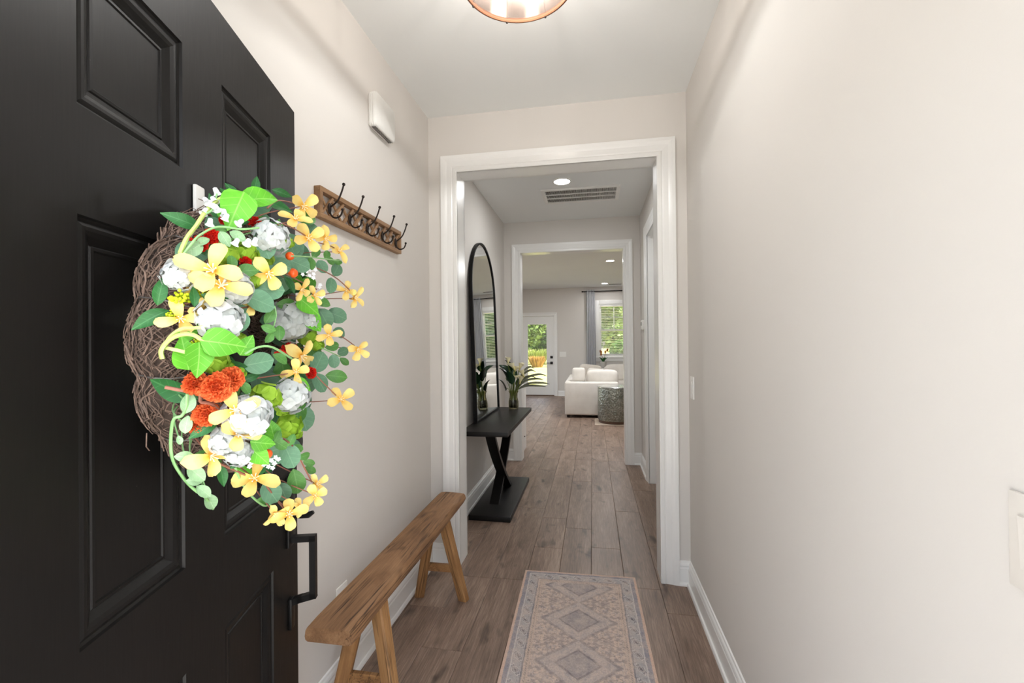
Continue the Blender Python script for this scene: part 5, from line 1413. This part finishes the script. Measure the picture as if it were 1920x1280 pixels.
# hammered drum side table on a thin mat
t = NT('hammered_silver_green'); v = t.coords()
vo = t.n('ShaderNodeTexVoronoi'); t.put(vo.inputs['Vector'], v); vo.inputs['Scale'].default_value = 34
vo2 = t.n('ShaderNodeTexVoronoi'); t.put(vo2.inputs['Vector'], v); vo2.inputs['Scale'].default_value = 60
c = t.mix(t.ramp(t.noise(v, 16, 4, 0.7), [(0.35, B(0)), (0.7, B(1))]), S(136, 138, 126), S(196, 196, 186))
c = t.mix(t.ramp(vo2.outputs['Distance'], [(0.2, B(0)), (0.6, B(0.6))]), c, S(92, 94, 86))
t.bsdf(c, 0.34, 0.75, t.bump(vo.outputs['Distance'], 0.7, 0.01), 0.5)
drum = empty('drum_side_table', (0.372, 7.76, 0.0065)); tag(drum, 'hammered silver green drum side table beside the sofa', 'side table')
DR = 0.290
m = MB(); m.lathe([(DR - 0.004, 0.045), (DR, 0.055), (DR, 0.575), (DR - 0.004, 0.585)], 56); m.build('body', t.m, drum, smooth=30)
m = MB(); m.lathe([(DR - 0.02, 0.0), (DR - 0.012, 0.004), (DR - 0.012, 0.046), (DR - 0.02, 0.046)], 48); m.build('plinth', simple('brown_plinth', (84, 60, 44), 0.5), drum, smooth=30)
m = MB(); m.lathe([(DR - 0.006, 0.584), (DR + 0.004, 0.587), (DR + 0.004, 0.600), (DR - 0.004, 0.606)], 56); m.build('top', simple('silver_top', (196, 200, 196), 0.18, 0.8), drum, smooth=30)
tag(MB().box(0.03, 1.95, 7.44, 8.09, 0.0005, 0.006, 0.002).build('floor_mat', simple('beige_mat', (196, 178, 160), 0.9, var=0.1, bump=0.3, bscale=200)), 'thin pale floor mat under the drum side table', 'mat')

# potted orchid on a narrow stand behind the sofa
stand = empty('plant_stand', (0.262, 11.25, 0)); tag(stand, 'slim white plant stand under the far window', 'plant stand')
MB().box(-0.11, 0.11, -0.11, 0.11, 0.70, 0.725, 0.004).build('top', M_TRIM, stand)
for sx in (-1, 1):
    for sy in (-1, 1): MB().box(sx * 0.09 - 0.012, sx * 0.09 + 0.012, sy * 0.09 - 0.012, sy * 0.09 + 0.012, 0.001, 0.70).build('leg', M_TRIM, stand)
orc = empty('potted_orchid', (0.262, 11.25, 0.7255)); tag(orc, 'orange orchid in a grey pot in front of the far window', 'plant')
m = MB(); m.lathe([(0.05, 0.0), (0.075, 0.02), (0.085, 0.13), (0.078, 0.155), (0.068, 0.15), (0.0, 0.14)], 24, cap=False); m.build('pot', simple('grey_pot', (176, 172, 166), 0.6), orc, smooth=40)
M_ORC = radial('orchid_orange', (140, 78, 40), (178, 120, 74), 0.2, 0.9)
om = MB()
for p_ in range(5): petal(om, 2 * pi * p_ / 5, 1.0, 0.42, 0.1, -0.2, 5, 0.05)
ome = om.mesh('orchid_bloom', M_ORC, 80)
for (pts, bl_) in (([(0, 0, 0.14), (-0.02, 0, 0.26), (-0.05, 0, 0.36), (-0.09, 0, 0.42)], 5), ([(0.01, 0, 0.14), (0.03, 0, 0.28), (0.07, 0, 0.40), (0.11, 0, 0.45)], 5)):
    sp_ = smoothpts(pts, 6); so = MB().tube(sp_, 0.004, 6).build('stem', M_ST['brown'], orc, smooth=60)
    for k in range(bl_):
        p = sp_[-1 - 2 * k]; link('orchid_bloom', ome, so, (p.x + rc.uniform(-.03, .03), p.y - 0.015, p.z + rc.uniform(-.02, .03)), (1.4 + rc.uniform(-.3, .3), rc.uniform(-.4, .4), rc.uniform(-.5, .5)), 0.029)
for k in range(5): link('orchid_leaf', LEAVES['dark'][k % 2], orc, (0.05 * cos(k * 1.3), 0.05 * sin(k * 1.3), 0.20), (0.9, 0, k * 1.3 - pi / 2), 0.09)

# white cabinet end just inside the living room, left of the second opening
cab = empty('white_cabinet', (-1.17, 5.50, 0)); tag(cab, 'white low cabinet end showing past the left casing of the second opening', 'cabinet')
MB().box(-0.32, 0.318, -0.25, 0.25, 0.001, 0.78, 0.003).build('body', M_TRIM, cab)
MB().box(-0.34, 0.330, -0.255, 0.27, 0.781, 0.812, 0.004).build('top', M_TRIM, cab, smooth=30)
m = MB(); m.tube([(0.318, -0.05, 0.20), (0.336, -0.05, 0.20), (0.345, -0.05, 0.21)], [0.004, 0.004, 0.007], 8); m.build('knob', M_BLACKMETAL, cab)

# ------------------------------------------------------------------ outdoors
t = NT('lawn'); v = t.coords(); n1 = t.noise(v, 0.9, 6, 0.65); n2 = t.noise(v, 9, 4, 0.7)
c = t.ramp(n1, [(0.3, S(136, 138, 82)), (0.5, S(176, 172, 104)), (0.7, S(208, 197, 126))])
c = t.mix(t.ramp(n2, [(0.35, B(0.55)), (0.6, B(0))]), c, S(88, 104, 40))
t.bsdf(c, 0.95, 0, t.bump(n2, 0.6, 0.05), 0.1)
lawn = MB().box(-60, 60, D3 + 0.14, 110, -0.30, -0.12).build('ground_lawn', t.m); tag(lawn, 'sunlit yellow green lawn behind the house', 'lawn', kind='structure')
por = MB().box(-30, 30, -40, EY0, -0.20, -0.02).build('ground_porch', simple('porch_concrete', (205, 203, 198), 0.85, bump=0.2)); tag(por, 'concrete porch outside the front door, widened and paled to bounce daylight indoors', 'porch', kind='structure')  # unseen slab, extended and kept pale to throw daylight up into the foyer
sid = MB().box(-40, LX0 - 0.13, EY0, D3 + 0.14, -0.30, -0.12).build('ground_side', simple('neutral_bounce_gravel', (168, 164, 156), 0.9, var=0.2, nscale=20)); tag(sid, 'unseen gravel strip beyond the left living room wall, greyed for neutral bounce light', 'gravel', kind='structure')  # unseen ground made grey so light bounced indoors is not green
tufts = MB(); rg = random.Random(31)
for k in range(3600):
    x = rg.uniform(-7, 3.5); y = rg.uniform(12.2, 15.2); h = rg.uniform(0.03, 0.11); a = rg.uniform(0, 6.28); w = 0.012
    dx, dy = cos(a) * w, sin(a) * w; lx, ly = rg.uniform(-.05, .05), rg.uniform(-.05, .05)
    tufts.add([(x - dx, y - dy, -0.12), (x + dx, y + dy, -0.12), (x + lx, y + ly, -0.12 + h)], [(0, 1, 2)])
tg_ = tufts.build('lawn_grass', simple('grass_blade', (176, 184, 70), 0.8, var=0.3, nscale=3)); tag(tg_, 'loose grass blades on the sunny lawn', 'grass', kind='stuff')
def foliage(name, mat, pts, leaf, seed, parent):
    """pts: (centre, radii, count) lobes; leaf quads scattered in the shell of each lobe"""
    rr = random.Random(seed); mb = MB(); vs = []; fs = []
    for (cx, cy, cz), (ax, ay, az), cnt in pts:
        for k in range(cnt):
            d = Vector((rr.gauss(0, 1), rr.gauss(0, 1), rr.gauss(0, 1))).normalized() * (rr.uniform(0.35, 1.0) ** 0.5)
            p = Vector((cx + d.x * ax, cy + d.y * ay, cz + d.z * az))
            n_ = Vector((rr.gauss(0, 1), rr.gauss(0, 1), rr.gauss(0.6, 1))).normalized()
            u = n_.cross(Vector((rr.gauss(0, 1), rr.gauss(0, 1), rr.gauss(0, 1)))).normalized(); w_ = n_.cross(u)
            s = leaf * rr.uniform(0.6, 1.3)
            o = len(vs); vs += [p - u * s, p + w_ * s * 0.55, p + u * s, p - w_ * s * 0.55]; fs.append((o, o + 1, o + 2, o + 3))
    mb.add(vs, fs)
    me = bpy.data.meshes.new(name); me.from_pydata([tuple(q) for q in mb.v], [], mb.f); me.materials.append(mat)
    o = link(name, me, parent); o['kind'] = 'stuff'
    return o
M_T = [leafmat('tree_leaf_a', (104, 138, 70), (62, 94, 44)), leafmat('tree_leaf_b', (66, 106, 64), (38, 70, 40)), leafmat('tree_leaf_c', (140, 164, 88), (88, 116, 56))]
M_BARK = simple('tree_bark', (92, 76, 62), 0.95, var=0.25, bump=0.8, bscale=30)
def tree(x, y, h, cr, low, mi, seed, label, cnt=1500):
    rr = random.Random(seed)
    r_ = empty('garden_tree', (x, y, -0.12)); tag(r_, label, 'tree', 'trees behind the house')
    MB().tube([(0, 0, 0), (0.05, 0.02, h * 0.3), (-0.04, 0, h * 0.62), (0, 0, h * 0.9)], [0.17, 0.13, 0.10, 0.04], 9).build('trunk', M_BARK, r_, smooth=60)
    lobes = []
    for k in range(11):
        a = rr.uniform(0, 2 * pi); q = rr.uniform(0.2, 0.9) * cr; zc = low + (h - low) * rr.uniform(0.08, 0.9)
        s = cr * rr.uniform(0.38, 0.62)
        lobes.append(((q * cos(a), q * sin(a), zc), (s, s, s * 0.8), cnt // 11))
    foliage('foliage', M_T[mi], lobes, 0.22, seed, r_)
for i, (x, y, h, cr, low, mi, lab) in enumerate([
    (-6.3, 36.0, 9.5, 2.4, 1.2, 2, 'light green leafy tree behind the glass door on the left'),
    (-3.3, 43.0, 11.0, 2.9, 2.4, 1, 'dark green tree with a bare trunk behind the glass door'),
    (-10.6, 45.0, 11.0, 3.4, 1.2, 1, 'dark tree far left of the glass door'),
    (0.4, 33.0, 8.5, 2.1, 0.8, 2, 'pale green tree filling the left of the far window'),
    (4.0, 38.5, 9.5, 2.6, 0.8, 0, 'mid green tree filling the right of the far window'),
    (8.6, 43.0, 10.0, 3.0, 0.8, 1, 'dark tree right of the far window'),
    (0.0, 52.0, 12.0, 4.0, 1.2, 0, 'tall tree in the distance between door and window')]):
    tree(x, y, h, cr, low, mi, 40 + i, lab, 4200)
for i, (x, y, rx_, rz_, mi, lab) in enumerate([(-16.0, 58, 4.6, 5.5, 1, 'left dark hedge shrub at the back of the yard'), (-6.3, 60, 4.6, 6.0, 0, 'middle hedge shrub at the back of the yard'), (10.5, 58, 5.0, 5.5, 1, 'right dark hedge shrub at the back of the yard'), (1.9, 27.0, 0.95, 1.5, 0, 'rounded green bush outside the far window')]):
    r_ = empty('garden_shrub', (x, y, -0.12)); tag(r_, lab, 'shrub', 'shrubs behind the house')
    foliage('foliage', M_T[mi], [((0, 0, rz_ * 0.55), (rx_, min(rx_, 2.0), rz_ * 0.6), 4200 if rx_ > 2 else 2200)], 0.28 if rx_ > 2 else 0.10, 70 + i, r_)
    MB().tube([(0, 0, 0), (0.02, 0, rz_ * 0.6)], [0.08, 0.03], 7).build('stem', M_BARK, r_)
M_GOLD = leafmat('golden_grass', (196, 158, 84), (150, 114, 56)); M_LIME = leafmat('lime_grass', (170, 180, 96), (124, 140, 62))
def clump(x, y, r, h, mat, seed, label):
    rr = random.Random(seed); mb = MB()
    for k in range(700):
        a = rr.uniform(0, 6.28); q = r * rr.random() ** 0.5 * 0.6; hh = h * rr.uniform(0.5, 1.0); b = rr.uniform(0, 6.28)
        p0 = Vector((q * cos(a), q * sin(a), 0)); tip = p0 + Vector((cos(a) * r * rr.uniform(0.1, 0.7), sin(a) * r * rr.uniform(0.1, 0.7), hh))
        mid = p0.lerp(tip, 0.55) + Vector((0, 0, hh * 0.15)); w = Vector((cos(b), sin(b), 0)) * 0.026
        mb.add([p0 - w, p0 + w, mid + w, tip, mid - w], [(0, 1, 2, 4), (4, 2, 3)])
    o = empty('grass_clump', (x, y, -0.12)); tag(o, label, 'ornamental grass', 'grass clumps in the yard')
    g_ = mb.build('blades', mat, o); g_['kind'] = 'stuff'
for i, (x, y, r, h, mt, lab) in enumerate([(-3.3, 27.2, 0.48, 0.72, M_GOLD, 'golden ornamental grass clump on the right of the glass door view'), (-4.6, 27.6, 0.48, 0.66, M_GOLD, 'golden ornamental grass clump on the left of the glass door view'), (-2.0, 27.4, 0.48, 0.7, M_GOLD, 'golden grass clump hidden behind the door stile'), (-5.9, 27.8, 0.48, 0.7, M_GOLD, 'golden grass clump beyond the left door stile'),
        (-3.7, 30.6, 0.75, 1.15, M_LIME, 'tall lime green grass clump behind the golden ones'), (-5.3, 30.8, 0.75, 1.05, M_LIME, 'lime green grass clump at the back left'), (-2.1, 30.8, 0.75, 1.1, M_LIME, 'lime green grass clump at the back right')]):
    clump(x, y, r, h, mt, 90 + i, lab)
